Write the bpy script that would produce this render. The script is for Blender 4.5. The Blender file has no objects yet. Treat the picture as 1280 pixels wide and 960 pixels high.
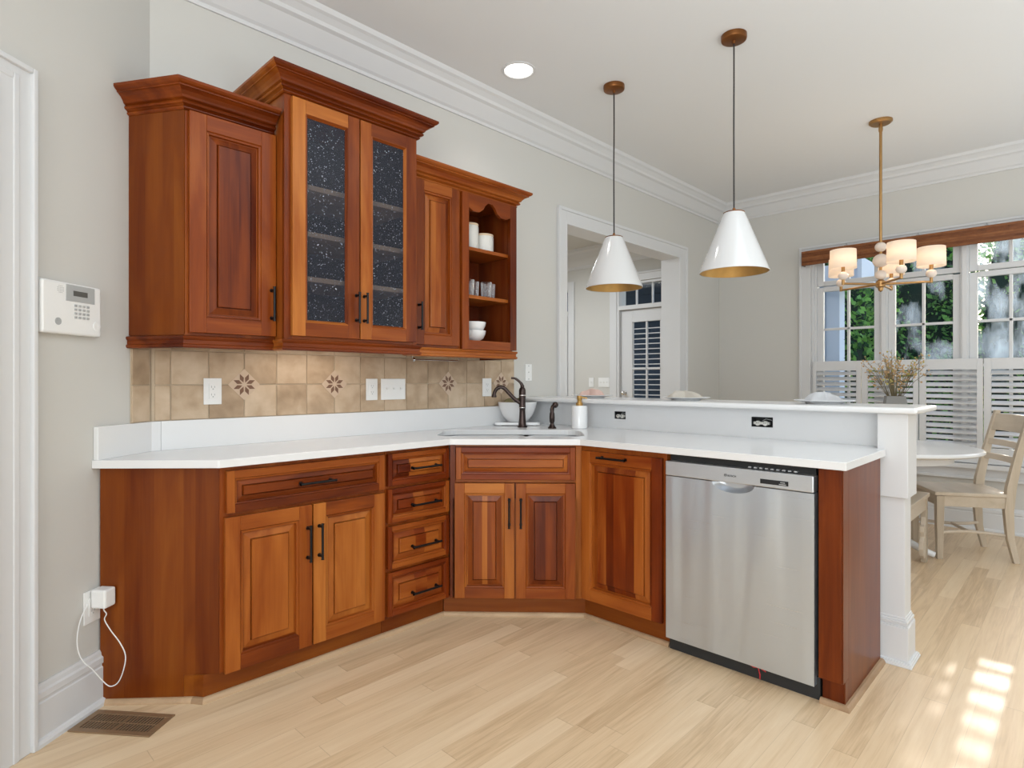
import bpy, bmesh, math, random
from math import pi, sin, cos, radians as R, atan2, hypot
from mathutils import Vector, Matrix
random.seed(7)
SC = bpy.context.scene
COL = SC.collection

# ------------------------------------------------------------------ camera, sky, lights
CAMX, CAMY, CAMZ = 0.0, -2.7866, 1.2
cd = bpy.data.cameras.new('camera'); cam = bpy.data.objects.new('camera', cd); COL.objects.link(cam)
cam.location = (CAMX, CAMY, CAMZ)
cam.rotation_euler = (R(90), 0, R(44.25 - 90))
cd.sensor_width = 36.0; cd.lens = 739.0 / 1280 * 36
cd.shift_y = -5.0 / 1280
cd.clip_start = 0.05; cd.clip_end = 200
SC.camera = cam
SC.view_settings.view_transform = 'Standard'
SC.view_settings.look = 'None'
SC.view_settings.gamma = 1.0
SC.view_settings.use_curve_mapping = False
SC.view_settings.exposure = -0.21
SC.cycles.max_bounces = 10
SC.cycles.diffuse_bounces = 5
SC.cycles.transparent_max_bounces = 16
SC.cycles.use_denoising = True
SC.cycles.sample_clamp_indirect = 6.0

W = bpy.data.worlds.new('sky'); SC.world = W; W.use_nodes = True
nt = W.node_tree; nt.nodes.clear()
sky = nt.nodes.new('ShaderNodeTexSky'); sky.sky_type = 'NISHITA'; sky.sun_disc = False
sky.sun_elevation = R(24); sky.sun_rotation = R(90)
bg = nt.nodes.new('ShaderNodeBackground'); bg.inputs[1].default_value = 0.55
wo = nt.nodes.new('ShaderNodeOutputWorld')
nt.links.new(sky.outputs[0], bg.inputs[0]); nt.links.new(bg.outputs[0], wo.inputs[0])

def lamp(name, kind, loc, power, color=(1, 1, 1), size=None, rot=(0, 0, 0), parent=None, **kw):
    l = bpy.data.lights.new(name, kind); l.energy = power; l.color = color
    if kind == 'AREA':
        l.shape = 'RECTANGLE'; l.size, l.size_y = size
    elif kind in ('POINT', 'SPOT') and size: l.shadow_soft_size = size
    for k, v in kw.items(): setattr(l, k, v)
    o = bpy.data.objects.new(name, l); o.location = loc; o.rotation_euler = rot; COL.objects.link(o)
    if parent: o.parent = parent
    return o
SUN_E = R(13.5)
sd = bpy.data.lights.new('sun', 'SUN'); sd.energy = 3.1; sd.angle = R(0.5); sd.color = (1.0, 0.93, 0.82)
so = bpy.data.objects.new('sun', sd); COL.objects.link(so)
so.rotation_euler = Vector((-cos(SUN_E), 0, -sin(SUN_E))).to_track_quat('-Z', 'Y').to_euler()
so.location = (20, -2, 5)
# unseen area lights added as fill for the room; these walls have no windows
ZC0 = 2.985
COOL = (0.80, 0.915, 1.0)
lamp('fill_back', 'AREA', (1.5, -6.3, 1.6), 30, COOL, (5.0, 2.2), (R(90), 0, 0))
lamp('fill_side', 'AREA', (5.8, -5.4, 1.6), 20, COOL, (1.8, 1.8), (R(90), 0, R(60)))
lamp('fill_left', 'AREA', (-2.3, -4.2, 1.5), 146, (0.88, 0.945, 1.0), (3.4, 2.2), (R(90), 0, R(-90)))
lamp('fill_kitchen', 'AREA', (1.7, -2.7, ZC0), 26, COOL, (2.4, 1.6))  # added fill under the ceiling for floor and worktops, no fixture there
# added area lights out of view, facing up to brighten the ceiling
lamp('ceiling_fill', 'AREA', (0.5, -4.1, 1.2), 90, COOL, (3.4, 2.4), (R(180), 0, 0))
lamp('ceiling_fill_dining', 'AREA', (4.4, -4.4, 1.0), 38, COOL, (2.6, 2.2), (R(180), 0, 0))
lamp('fill_beyond', 'AREA', (4.3, 1.8, 2.7), 55, (0.9, 0.96, 1.0), (1.2, 1.2))  # unseen fill added to brighten the room beyond the opening

# ------------------------------------------------------------------ materials
def N(t, kind, **kw):
    n = t.nodes.new(kind)
    for k, v in kw.items(): setattr(n, k, v)
    return n
def new_mat(name):
    m = bpy.data.materials.new(name); m.use_nodes = True
    t = m.node_tree; b = t.nodes['Principled BSDF']
    return m, t, b
def plain(name, col, rough=0.5, metal=0.0, bump=0.0, bscale=200, coat=0.0, var=0.0, spec=0.5):
    m, t, b = new_mat(name)
    b.inputs['Base Color'].default_value = (*col, 1); b.inputs['Roughness'].default_value = rough
    b.inputs['Metallic'].default_value = metal; b.inputs['Coat Weight'].default_value = coat
    b.inputs['Specular IOR Level'].default_value = spec
    tc = N(t, 'ShaderNodeTexCoord'); nz = N(t, 'ShaderNodeTexNoise')
    nz.inputs['Scale'].default_value = bscale; nz.inputs['Detail'].default_value = 3
    t.links.new(tc.outputs['Object'], nz.inputs['Vector'])
    if var:
        mx = N(t, 'ShaderNodeMix', data_type='RGBA'); mx.inputs[6].default_value = (*[c * (1 - var) for c in col], 1)
        mx.inputs[7].default_value = (*[min(1, c * (1 + var)) for c in col], 1)
        t.links.new(nz.outputs[0], mx.inputs[0]); t.links.new(mx.outputs[2], b.inputs['Base Color'])
    if bump:
        bp = N(t, 'ShaderNodeBump'); bp.inputs['Strength'].default_value = bump; bp.inputs['Distance'].default_value = 0.002
        t.links.new(nz.outputs[0], bp.inputs['Height']); t.links.new(bp.outputs[0], b.inputs['Normal'])
    return m
def ramp(t, stops):
    r = N(t, 'ShaderNodeValToRGB'); e = r.color_ramp.elements
    while len(e) > 1: e.remove(e[-1])
    e[0].position = stops[0][0]; e[0].color = (*stops[0][1], 1)
    for p, c in stops[1:]:
        x = e.new(p); x.color = (*c, 1)
    return r
def wood(name, dark, mid, light, rough=0.33, coat=0.25, scale=1.0, streak=0.62, var=0.40):
    """grain runs along the board: face attribute 'ax' picks the board's axis, 'sd' the board"""
    m, t, b = new_mat(name)
    tc = N(t, 'ShaderNodeTexCoord'); ax = N(t, 'ShaderNodeAttribute', attribute_name='ax'); sdn = N(t, 'ShaderNodeAttribute', attribute_name='sd')
    sp = N(t, 'ShaderNodeSeparateXYZ'); t.links.new(tc.outputs['Object'], sp.inputs[0])
    ch = N(t, 'ShaderNodeCombineXYZ'); cv = N(t, 'ShaderNodeCombineXYZ')
    for i, j in ((0, 0), (1, 1), (2, 2)): t.links.new(sp.outputs[i], ch.inputs[j])
    for i, j in ((2, 0), (1, 1), (0, 2)): t.links.new(sp.outputs[i], cv.inputs[j])
    mv = N(t, 'ShaderNodeMix', data_type='VECTOR'); t.links.new(ax.outputs['Fac'], mv.inputs[0])
    t.links.new(ch.outputs[0], mv.inputs[4]); t.links.new(cv.outputs[0], mv.inputs[5])
    off = N(t, 'ShaderNodeVectorMath', operation='SCALE'); off.inputs[0].default_value = (13.1, 27.7, 41.3)
    t.links.new(sdn.outputs['Fac'], off.inputs['Scale'])
    ad = N(t, 'ShaderNodeVectorMath', operation='ADD'); t.links.new(mv.outputs[1], ad.inputs[0]); t.links.new(off.outputs[0], ad.inputs[1])
    m1 = N(t, 'ShaderNodeMapping'); m1.inputs['Scale'].default_value = (1.5 * scale, 11 * scale, 11 * scale); t.links.new(ad.outputs[0], m1.inputs[0])
    n1 = N(t, 'ShaderNodeTexNoise'); n1.inputs['Scale'].default_value = 1.0; n1.inputs['Detail'].default_value = 4; n1.inputs['Distortion'].default_value = 0.9
    t.links.new(m1.outputs[0], n1.inputs['Vector'])
    m2 = N(t, 'ShaderNodeMapping'); m2.inputs['Scale'].default_value = (4 * scale, 160 * scale, 160 * scale); t.links.new(ad.outputs[0], m2.inputs[0])
    n2 = N(t, 'ShaderNodeTexNoise'); n2.inputs['Detail'].default_value = 2; n2.inputs['Scale'].default_value = 1.0; t.links.new(m2.outputs[0], n2.inputs['Vector'])
    wn = N(t, 'ShaderNodeTexWhiteNoise', noise_dimensions='1D'); t.links.new(sdn.outputs['Fac'], wn.inputs['W'])
    a = N(t, 'ShaderNodeMath', operation='MULTIPLY'); a.inputs[1].default_value = streak; t.links.new(n1.outputs[0], a.inputs[0])
    a2 = N(t, 'ShaderNodeMath', operation='MULTIPLY_ADD'); a2.inputs[1].default_value = 0.12; t.links.new(n2.outputs[0], a2.inputs[0]); t.links.new(a.outputs[0], a2.inputs[2])
    a3 = N(t, 'ShaderNodeMath', operation='MULTIPLY_ADD'); a3.inputs[1].default_value = var; t.links.new(wn.outputs[0], a3.inputs[0]); t.links.new(a2.outputs[0], a3.inputs[2])
    rp = ramp(t, [(0.30, dark), (0.55, mid), (0.84, light)]); t.links.new(a3.outputs[0], rp.inputs[0])
    t.links.new(rp.outputs[0], b.inputs['Base Color'])
    b.inputs['Roughness'].default_value = rough; b.inputs['Coat Weight'].default_value = coat; b.inputs['Coat Roughness'].default_value = 0.2; b.inputs['Specular IOR Level'].default_value = 0.22
    return m
M = {}
M['cherry'] = wood('cherry_wood', (0.078, 0.010, 0.001), (0.212, 0.041, 0.004), (0.40, 0.118, 0.018), rough=0.30, coat=0.03)
M['cherry_red'] = wood('red_cherry_wood', (0.066, 0.007, 0.001), (0.185, 0.029, 0.003), (0.40, 0.115, 0.018), streak=0.62, rough=0.30, coat=0.03)
M['cherry_pale'] = wood('pale_cherry_wood', (0.10, 0.015, 0.002), (0.250, 0.055, 0.006), (0.46, 0.155, 0.028), rough=0.30, coat=0.03)
M['cherry_panel'] = wood('cherry_veneer', (0.110, 0.018, 0.002), (0.190, 0.044, 0.004), (0.28, 0.086, 0.009), rough=0.30, coat=0.03, var=0.20)
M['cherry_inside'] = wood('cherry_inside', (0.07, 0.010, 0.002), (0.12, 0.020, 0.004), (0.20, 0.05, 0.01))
M['trim_oak'] = wood('oak_shoe_moulding', (0.27, 0.165, 0.09), (0.39, 0.255, 0.15), (0.52, 0.36, 0.22), rough=0.45, coat=0.05)
M['maple'] = wood('maple_shelf', (0.45, 0.32, 0.20), (0.62, 0.46, 0.31), (0.72, 0.56, 0.40), rough=0.5, coat=0.02)
M['chair_wood'] = wood('weathered_oak', (0.36, 0.29, 0.215), (0.50, 0.415, 0.315), (0.60, 0.51, 0.41), rough=0.4, coat=0.15)
M['blind_wood'] = wood('valance_wood', (0.10, 0.03, 0.010), (0.19, 0.065, 0.022), (0.28, 0.11, 0.04), rough=0.45, coat=0.1)
M['wall'] = plain('warm_grey_paint', (0.585, 0.572, 0.540), 0.85, bump=0.08, bscale=350)
M['ceiling'] = plain('ceiling_paint', (0.74, 0.745, 0.75), 0.9, bump=0.06, bscale=300)
M['white'] = plain('white_trim_paint', (0.65, 0.651, 0.656), 0.4, bump=0.03, bscale=80)
M['quartz'] = plain('white_quartz', (0.75, 0.752, 0.755), 0.22, var=0.015, bscale=9, coat=0.15)
M['plastic'] = plain('white_plastic', (0.80, 0.80, 0.79), 0.35, var=0.01)
M['plastic_grey'] = plain('grey_plastic', (0.40, 0.41, 0.41), 0.4, var=0.02)
M['plastic_dark'] = plain('dark_plastic', (0.022, 0.023, 0.025), 0.5, var=0.05, spec=0.2)
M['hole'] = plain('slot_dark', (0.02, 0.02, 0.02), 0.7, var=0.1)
M['black'] = plain('black_hardware', (0.012, 0.012, 0.013), 0.35, metal=0.6, var=0.1)
M['bronze'] = plain('oiled_bronze', (0.060, 0.042, 0.038), 0.28, metal=0.85, var=0.25, bscale=40)
M['silver'] = plain('polished_ring', (0.72, 0.70, 0.68), 0.2, metal=1.0, var=0.03)
M['brass'] = plain('aged_brass', (0.42, 0.245, 0.10), 0.36, metal=0.95, var=0.12, bscale=30)
M['brass_dark'] = plain('dark_brass', (0.24, 0.095, 0.03), 0.36, metal=0.9, var=0.15, bscale=30)
M['gold'] = plain('gold_leaf_inside', (0.52, 0.31, 0.10), 0.42, metal=0.75, var=0.15, bscale=25)
M['enamel'] = plain('white_enamel', (0.64, 0.64, 0.64), 0.12, var=0.01, coat=0.4)
M['ceramic'] = plain('cream_ceramic', (0.72, 0.70, 0.65), 0.35, var=0.03, bscale=20)
M['porcelain'] = plain('white_porcelain', (0.82, 0.82, 0.82), 0.15, var=0.01, coat=0.3)
M['stone_ball'] = plain('pale_stone_bead', (0.74, 0.64, 0.56), 0.45, var=0.08, bscale=25)
M['sink'] = plain('sink_composite', (0.55, 0.56, 0.57), 0.3, var=0.02)
M['vent'] = plain('bronze_register', (0.27, 0.17, 0.095), 0.4, metal=0.3, var=0.1)
M['cord'] = plain('black_cord', (0.025, 0.02, 0.02), 0.6, var=0.1)
M['whitecord'] = plain('white_cord', (0.78, 0.78, 0.77), 0.4, var=0.02)
M['redwire'] = plain('red_wire', (0.55, 0.02, 0.03), 0.4, var=0.1)
M['pinkcloth'] = plain('pink_linen', (0.66, 0.47, 0.41), 0.9, bump=0.5, bscale=500, var=0.08)
M['greycloth'] = plain('oat_linen', (0.52, 0.48, 0.42), 0.9, bump=0.5, bscale=500, var=0.10)
M['whitecloth'] = plain('pale_grey_linen', (0.50, 0.50, 0.51), 0.9, bump=0.5, bscale=500, var=0.06)
M['concrete'] = plain('grey_vase_clay', (0.22, 0.215, 0.205), 0.8, bump=0.3, bscale=120, var=0.08)
M['stem'] = plain('dry_stem', (0.16, 0.13, 0.07), 0.8, var=0.2)
M['bloom'] = plain('dry_bloom', (0.50, 0.33, 0.17), 0.9, var=0.3, bscale=15)
M['bloom_yellow'] = plain('ochre_bloom', (0.42, 0.36, 0.10), 0.9, var=0.3, bscale=15)
M['moss'] = plain('moss_green', (0.20, 0.17, 0.08), 0.95, var=0.4, bscale=60)
M['siding'] = plain('pale_blue_siding', (0.50, 0.60, 0.75), 0.7, var=0.03)
M['slate'] = plain('slate_siding', (0.07, 0.095, 0.14), 0.7, var=0.15, bscale=6)
M['bark'] = plain('tree_bark', (0.09, 0.065, 0.045), 0.9, var=0.3, bscale=20)
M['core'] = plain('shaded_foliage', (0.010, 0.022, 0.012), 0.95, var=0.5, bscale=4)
M['lawn'] = plain('lawn', (0.06, 0.11, 0.03), 0.95, var=0.3, bscale=3)
M['table'] = plain('white_table_top', (0.74, 0.74, 0.74), 0.25, var=0.01, coat=0.2)
M['grout'] = plain('tile_grout', (0.50, 0.40, 0.29), 0.9, var=0.06, bscale=60)
M['mosaic'] = plain('brown_mosaic', (0.17, 0.085, 0.05), 0.5, var=0.25, bscale=70)
M['mosaic_pale'] = plain('pale_mosaic', (0.55, 0.42, 0.31), 0.55, var=0.08, bscale=50)

def emit(name, col, power):
    m, t, b = new_mat(name)
    b.inputs['Base Color'].default_value = (*col, 1); b.inputs['Emission Color'].default_value = (*col, 1); b.inputs['Emission Strength'].default_value = power
    return m
M['lamp_on'] = emit('lit_lens', (1.0, 0.97, 0.92), 5.0)
M['bulb'] = emit('lit_bulb', (1.0, 0.82, 0.6), 4.0)
M['lcd'] = plain('lcd_screen', (0.10, 0.105, 0.10), 0.2, var=0.05)

def mk_tile():
    m, t, b = new_mat('tumbled_stone_tile')
    tc = N(t, 'ShaderNodeTexCoord'); sdn = N(t, 'ShaderNodeAttribute', attribute_name='sd')
    off = N(t, 'ShaderNodeVectorMath', operation='SCALE'); off.inputs[0].default_value = (9.1, 7.7, 5.3); t.links.new(sdn.outputs['Fac'], off.inputs['Scale'])
    ad = N(t, 'ShaderNodeVectorMath', operation='ADD'); t.links.new(tc.outputs['Object'], ad.inputs[0]); t.links.new(off.outputs[0], ad.inputs[1])
    n = N(t, 'ShaderNodeTexNoise'); n.inputs['Scale'].default_value = 11; n.inputs['Detail'].default_value = 6; n.inputs['Distortion'].default_value = 0.25
    t.links.new(ad.outputs[0], n.inputs['Vector'])
    wn = N(t, 'ShaderNodeTexWhiteNoise', noise_dimensions='1D'); t.links.new(sdn.outputs['Fac'], wn.inputs['W'])
    a = N(t, 'ShaderNodeMath', operation='MULTIPLY_ADD'); a.inputs[1].default_value = 0.32; t.links.new(wn.outputs[0], a.inputs[0]); t.links.new(n.outputs[0], a.inputs[2])
    rp = ramp(t, [(0.3, (0.30, 0.205, 0.125)), (0.62, (0.46, 0.335, 0.22)), (0.95, (0.60, 0.47, 0.34))]); t.links.new(a.outputs[0], rp.inputs[0])
    t.links.new(rp.outputs[0], b.inputs['Base Color']); b.inputs['Roughness'].default_value = 0.55
    bp = N(t, 'ShaderNodeBump'); bp.inputs['Strength'].default_value = 0.25; bp.inputs['Distance'].default_value = 0.002
    t.links.new(n.outputs[0], bp.inputs['Height']); t.links.new(bp.outputs[0], b.inputs['Normal'])
    return m
M['tile'] = mk_tile()

def mk_floor():
    m, t, b = new_mat('oak_strip_floor')
    tc = N(t, 'ShaderNodeTexCoord')
    sp = N(t, 'ShaderNodeSeparateXYZ'); t.links.new(tc.outputs['Object'], sp.inputs[0])
    bw = 0.0755
    r = N(t, 'ShaderNodeMath', operation='DIVIDE'); r.inputs[1].default_value = bw; t.links.new(sp.outputs[1], r.inputs[0])
    row = N(t, 'ShaderNodeMath', operation='FLOOR'); t.links.new(r.outputs[0], row.inputs[0])
    wr = N(t, 'ShaderNodeTexWhiteNoise', noise_dimensions='1D'); t.links.new(row.outputs[0], wr.inputs['W'])
    # each row: own offset, boards about 0.75 m
    sx = N(t, 'ShaderNodeMath', operation='MULTIPLY_ADD'); sx.inputs[1].default_value = 7.0; t.links.new(wr.outputs[0], sx.inputs[0]); t.links.new(sp.outputs[0], sx.inputs[2])
    bl = N(t, 'ShaderNodeMath', operation='DIVIDE'); bl.inputs[1].default_value = 0.95; t.links.new(sx.outputs[0], bl.inputs[0])
    cell = N(t, 'ShaderNodeMath', operation='FLOOR'); t.links.new(bl.outputs[0], cell.inputs[0])
    cv = N(t, 'ShaderNodeCombineXYZ'); t.links.new(row.outputs[0], cv.inputs[0]); t.links.new(cell.outputs[0], cv.inputs[1])
    wb = N(t, 'ShaderNodeTexWhiteNoise', noise_dimensions='2D'); t.links.new(cv.outputs[0], wb.inputs['Vector'])
    # grain
    sc = N(t, 'ShaderNodeVectorMath', operation='SCALE'); sc.inputs['Scale'].default_value = 17.0; t.links.new(wb.outputs['Color'], sc.inputs[0])
    ad = N(t, 'ShaderNodeVectorMath', operation='ADD'); t.links.new(tc.outputs['Object'], ad.inputs[0]); t.links.new(sc.outputs[0], ad.inputs[1])
    mp = N(t, 'ShaderNodeMapping'); mp.inputs['Scale'].default_value = (1.6, 22, 1); t.links.new(ad.outputs[0], mp.inputs[0])
    n1 = N(t, 'ShaderNodeTexNoise'); n1.inputs['Scale'].default_value = 1.2; n1.inputs['Detail'].default_value = 5; n1.inputs['Distortion'].default_value = 1.5; t.links.new(mp.outputs[0], n1.inputs['Vector'])
    mp2 = N(t, 'ShaderNodeMapping'); mp2.inputs['Scale'].default_value = (6, 220, 1); t.links.new(ad.outputs[0], mp2.inputs[0])
    n2 = N(t, 'ShaderNodeTexNoise'); n2.inputs['Scale'].default_value = 1.0; n2.inputs['Detail'].default_value = 2; t.links.new(mp2.outputs[0], n2.inputs['Vector'])
    a = N(t, 'ShaderNodeMath', operation='MULTIPLY'); a.inputs[1].default_value = 0.5; t.links.new(n1.outputs[0], a.inputs[0])
    a2 = N(t, 'ShaderNodeMath', operation='MULTIPLY_ADD'); a2.inputs[1].default_value = 0.26; t.links.new(n2.outputs[0], a2.inputs[0]); t.links.new(a.outputs[0], a2.inputs[2])
    a3 = N(t, 'ShaderNodeMath', operation='MULTIPLY_ADD'); a3.inputs[1].default_value = 0.30; t.links.new(wb.outputs['Value'], a3.inputs[0]); t.links.new(a2.outputs[0], a3.inputs[2])
    rp = ramp(t, [(0.22, (0.45, 0.30, 0.165)), (0.50, (0.68, 0.50, 0.315)), (0.84, (0.78, 0.615, 0.42))]); t.links.new(a3.outputs[0], rp.inputs[0])
    # seams
    fr = N(t, 'ShaderNodeMath', operation='FRACT'); t.links.new(r.outputs[0], fr.inputs[0])
    s1 = N(t, 'ShaderNodeMath', operation='LESS_THAN'); s1.inputs[1].default_value = 0.018; t.links.new(fr.outputs[0], s1.inputs[0])
    fb = N(t, 'ShaderNodeMath', operation='FRACT'); t.links.new(bl.outputs[0], fb.inputs[0])
    s2 = N(t, 'ShaderNodeMath', operation='LESS_THAN'); s2.inputs[1].default_value = 0.003; t.links.new(fb.outputs[0], s2.inputs[0])
    sm = N(t, 'ShaderNodeMath', operation='MAXIMUM'); t.links.new(s1.outputs[0], sm.inputs[0]); t.links.new(s2.outputs[0], sm.inputs[1])
    sf = N(t, 'ShaderNodeMath', operation='MULTIPLY'); sf.inputs[1].default_value = 0.30; t.links.new(sm.outputs[0], sf.inputs[0])
    mx = N(t, 'ShaderNodeMix', data_type='RGBA'); mx.inputs[7].default_value = (0.22, 0.13, 0.07, 1); t.links.new(sf.outputs[0], mx.inputs[0]); t.links.new(rp.outputs[0], mx.inputs[6])
    t.links.new(mx.outputs[2], b.inputs['Base Color']); b.inputs['Roughness'].default_value = 0.36; b.inputs['Coat Weight'].default_value = 0.12; b.inputs['Coat Roughness'].default_value = 0.25
    return m
M['floor'] = mk_floor()

def mk_steel():
    m, t, b = new_mat('brushed_stainless')
    b.inputs['Base Color'].default_value = (0.555, 0.605, 0.665, 1); b.inputs['Metallic'].default_value = 0.78; b.inputs['Roughness'].default_value = 0.30
    b.inputs['Anisotropic'].default_value = 0.5
    tc = N(t, 'ShaderNodeTexCoord'); mp = N(t, 'ShaderNodeMapping'); mp.inputs['Scale'].default_value = (7.5, 1, 0.9); t.links.new(tc.outputs['Object'], mp.inputs[0])
    n = N(t, 'ShaderNodeTexNoise'); n.inputs['Scale'].default_value = 1.0; n.inputs['Detail'].default_value = 1.0; n.inputs['Distortion'].default_value = 0.4; t.links.new(mp.outputs[0], n.inputs['Vector'])
    bp = N(t, 'ShaderNodeBump'); bp.inputs['Strength'].default_value = 0.55; bp.inputs['Distance'].default_value = 0.03
    t.links.new(n.outputs[0], bp.inputs['Height']); t.links.new(bp.outputs[0], b.inputs['Normal'])
    mp2 = N(t, 'ShaderNodeMapping'); mp2.inputs['Scale'].default_value = (3, 3, 500); t.links.new(tc.outputs['Object'], mp2.inputs[0])
    n2 = N(t, 'ShaderNodeTexNoise'); t.links.new(mp2.outputs[0], n2.inputs['Vector']); n2.inputs['Scale'].default_value = 1
    mr = N(t, 'ShaderNodeMapRange'); mr.inputs['To Min'].default_value = 0.24; mr.inputs['To Max'].default_value = 0.36; t.links.new(n2.outputs[0], mr.inputs[0]); t.links.new(mr.outputs[0], b.inputs['Roughness'])
    return m
M['steel'] = mk_steel()
M['steel_plain'] = plain('stainless_trim', (0.60, 0.63, 0.67), 0.3, metal=0.75, var=0.03)

def mk_pane(name, fog):
    """window glass; fog = patches of condensation on it"""
    m, t, b = new_mat(name); t.nodes.remove(b)
    out = t.nodes['Material Output']
    tr = N(t, 'ShaderNodeBsdfTransparent'); gl = N(t, 'ShaderNodeBsdfGlossy'); gl.inputs['Roughness'].default_value = 0.02
    mx = N(t, 'ShaderNodeMixShader'); lw = N(t, 'ShaderNodeLayerWeight'); lw.inputs[0].default_value = 0.12
    t.links.new(lw.outputs['Fresnel'], mx.inputs[0]); t.links.new(tr.outputs[0], mx.inputs[1]); t.links.new(gl.outputs[0], mx.inputs[2])
    last = mx
    if fog > 0:
        tl = N(t, 'ShaderNodeBsdfTranslucent'); tl.inputs[0].default_value = (0.62, 0.74, 0.86, 1)
        df = N(t, 'ShaderNodeBsdfDiffuse'); df.inputs[0].default_value = (0.8, 0.87, 0.92, 1)
        m0 = N(t, 'ShaderNodeMixShader'); m0.inputs[0].default_value = 0.35; t.links.new(tl.outputs[0], m0.inputs[1]); t.links.new(df.outputs[0], m0.inputs[2])
        tc = N(t, 'ShaderNodeTexCoord'); n = N(t, 'ShaderNodeTexNoise'); n.inputs['Scale'].default_value = 3.2; n.inputs['Detail'].default_value = 3
        mp = N(t, 'ShaderNodeMapping'); mp.inputs['Scale'].default_value = (1, 1.6, 0.9); t.links.new(tc.outputs['Object'], mp.inputs[0]); t.links.new(mp.outputs[0], n.inputs['Vector'])
        n3 = N(t, 'ShaderNodeTexNoise'); n3.inputs['Scale'].default_value = 1.0; mp3 = N(t, 'ShaderNodeMapping'); mp3.inputs['Scale'].default_value = (1, 90, 12); t.links.new(tc.outputs['Object'], mp3.inputs[0]); t.links.new(mp3.outputs[0], n3.inputs['Vector'])
        ma = N(t, 'ShaderNodeMath', operation='MULTIPLY_ADD'); ma.inputs[1].default_value = 0.10; t.links.new(n3.outputs[0], ma.inputs[0]); t.links.new(n.outputs[0], ma.inputs[2])
        mr = N(t, 'ShaderNodeMapRange'); mr.inputs['From Min'].default_value = 0.64 - 0.12 * fog; mr.inputs['From Max'].default_value = 0.90 - 0.12 * fog; mr.inputs['To Max'].default_value = 0.52
        t.links.new(ma.outputs[0], mr.inputs[0])
        sz = N(t, 'ShaderNodeSeparateXYZ'); t.links.new(tc.outputs['Object'], sz.inputs[0]); zr_ = N(t, 'ShaderNodeMapRange'); zr_.inputs['From Min'].default_value = 1.15; zr_.inputs['From Max'].default_value = 1.45; t.links.new(sz.outputs[2], zr_.inputs[0])
        mm_ = N(t, 'ShaderNodeMath', operation='MULTIPLY'); t.links.new(mr.outputs[0], mm_.inputs[0]); t.links.new(zr_.outputs[0], mm_.inputs[1])
        m2 = N(t, 'ShaderNodeMixShader'); t.links.new(mm_.outputs[0], m2.inputs[0]); t.links.new(mx.outputs[0], m2.inputs[1]); t.links.new(m0.outputs[0], m2.inputs[2]); last = m2
    t.links.new(last.outputs[0], out.inputs['Surface'])
    return m
M['pane'] = mk_pane('window_glass', 0.0); M['pane_some'] = mk_pane('window_glass_misted', 0.75); M['pane_fog'] = mk_pane('window_glass_fogged', 1.25)

def mk_seeded():
    m, t, b = new_mat('seeded_dark_glass')
    out = t.nodes['Material Output']
    tc = N(t, 'ShaderNodeTexCoord'); v = N(t, 'ShaderNodeTexVoronoi'); v.inputs['Scale'].default_value = 95
    n0 = N(t, 'ShaderNodeTexNoise'); n0.inputs['Scale'].default_value = 60; t.links.new(tc.outputs['Object'], n0.inputs['Vector'])
    t.links.new(tc.outputs['Object'], v.inputs['Vector'])
    ms = N(t, 'ShaderNodeMath', operation='MULTIPLY_ADD'); ms.inputs[1].default_value = 0.55; t.links.new(n0.outputs[0], ms.inputs[0]); t.links.new(v.outputs['Distance'], ms.inputs[2])
    lt = N(t, 'ShaderNodeMapRange'); lt.inputs['From Min'].default_value = 0.38; lt.inputs['From Max'].default_value = 0.45; lt.inputs['To Min'].default_value = 1; lt.inputs['To Max'].default_value = 0; t.links.new(ms.outputs[0], lt.inputs[0])
    mc = N(t, 'ShaderNodeMix', data_type='RGBA'); mc.inputs[6].default_value = (0.028, 0.030, 0.046, 1); mc.inputs[7].default_value = (0.40, 0.42, 0.47, 1); t.links.new(lt.outputs[0], mc.inputs[0])
    t.links.new(mc.outputs[2], b.inputs['Base Color']); b.inputs['Roughness'].default_value = 0.28
    bp = N(t, 'ShaderNodeBump'); bp.inputs['Strength'].default_value = 0.6; bp.inputs['Distance'].default_value = 0.002; t.links.new(n0.outputs[0], bp.inputs['Height']); t.links.new(bp.outputs[0], b.inputs['Normal'])
    tr = N(t, 'ShaderNodeBsdfTransparent'); tr.inputs[0].default_value = (0.92, 0.92, 0.95, 1)
    mx = N(t, 'ShaderNodeMixShader'); fm = N(t, 'ShaderNodeMapRange'); fm.inputs['To Min'].default_value = 0.34; fm.inputs['To Max'].default_value = 0.85; t.links.new(lt.outputs[0], fm.inputs[0]); t.links.new(fm.outputs[0], mx.inputs[0])
    t.links.new(tr.outputs[0], mx.inputs[1]); t.links.new(b.outputs[0], mx.inputs[2]); t.links.new(mx.outputs[0], out.inputs['Surface'])
    return m
M['seeded'] = mk_seeded()

def mk_clear():
    m, t, b = new_mat('drinking_glass')
    out = t.nodes['Material Output']
    b.inputs['Base Color'].default_value = (0.8, 0.8, 0.82, 1); b.inputs['Roughness'].default_value = 0.06; b.inputs['Metallic'].default_value = 0.3
    tr = N(t, 'ShaderNodeBsdfTransparent'); lw = N(t, 'ShaderNodeLayerWeight'); lw.inputs[0].default_value = 0.35
    mx = N(t, 'ShaderNodeMixShader'); t.links.new(lw.outputs['Facing'], mx.inputs[0]); t.links.new(tr.outputs[0], mx.inputs[1]); t.links.new(b.outputs[0], mx.inputs[2]); t.links.new(mx.outputs[0], out.inputs['Surface'])
    return m
M['clear'] = mk_clear()

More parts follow.
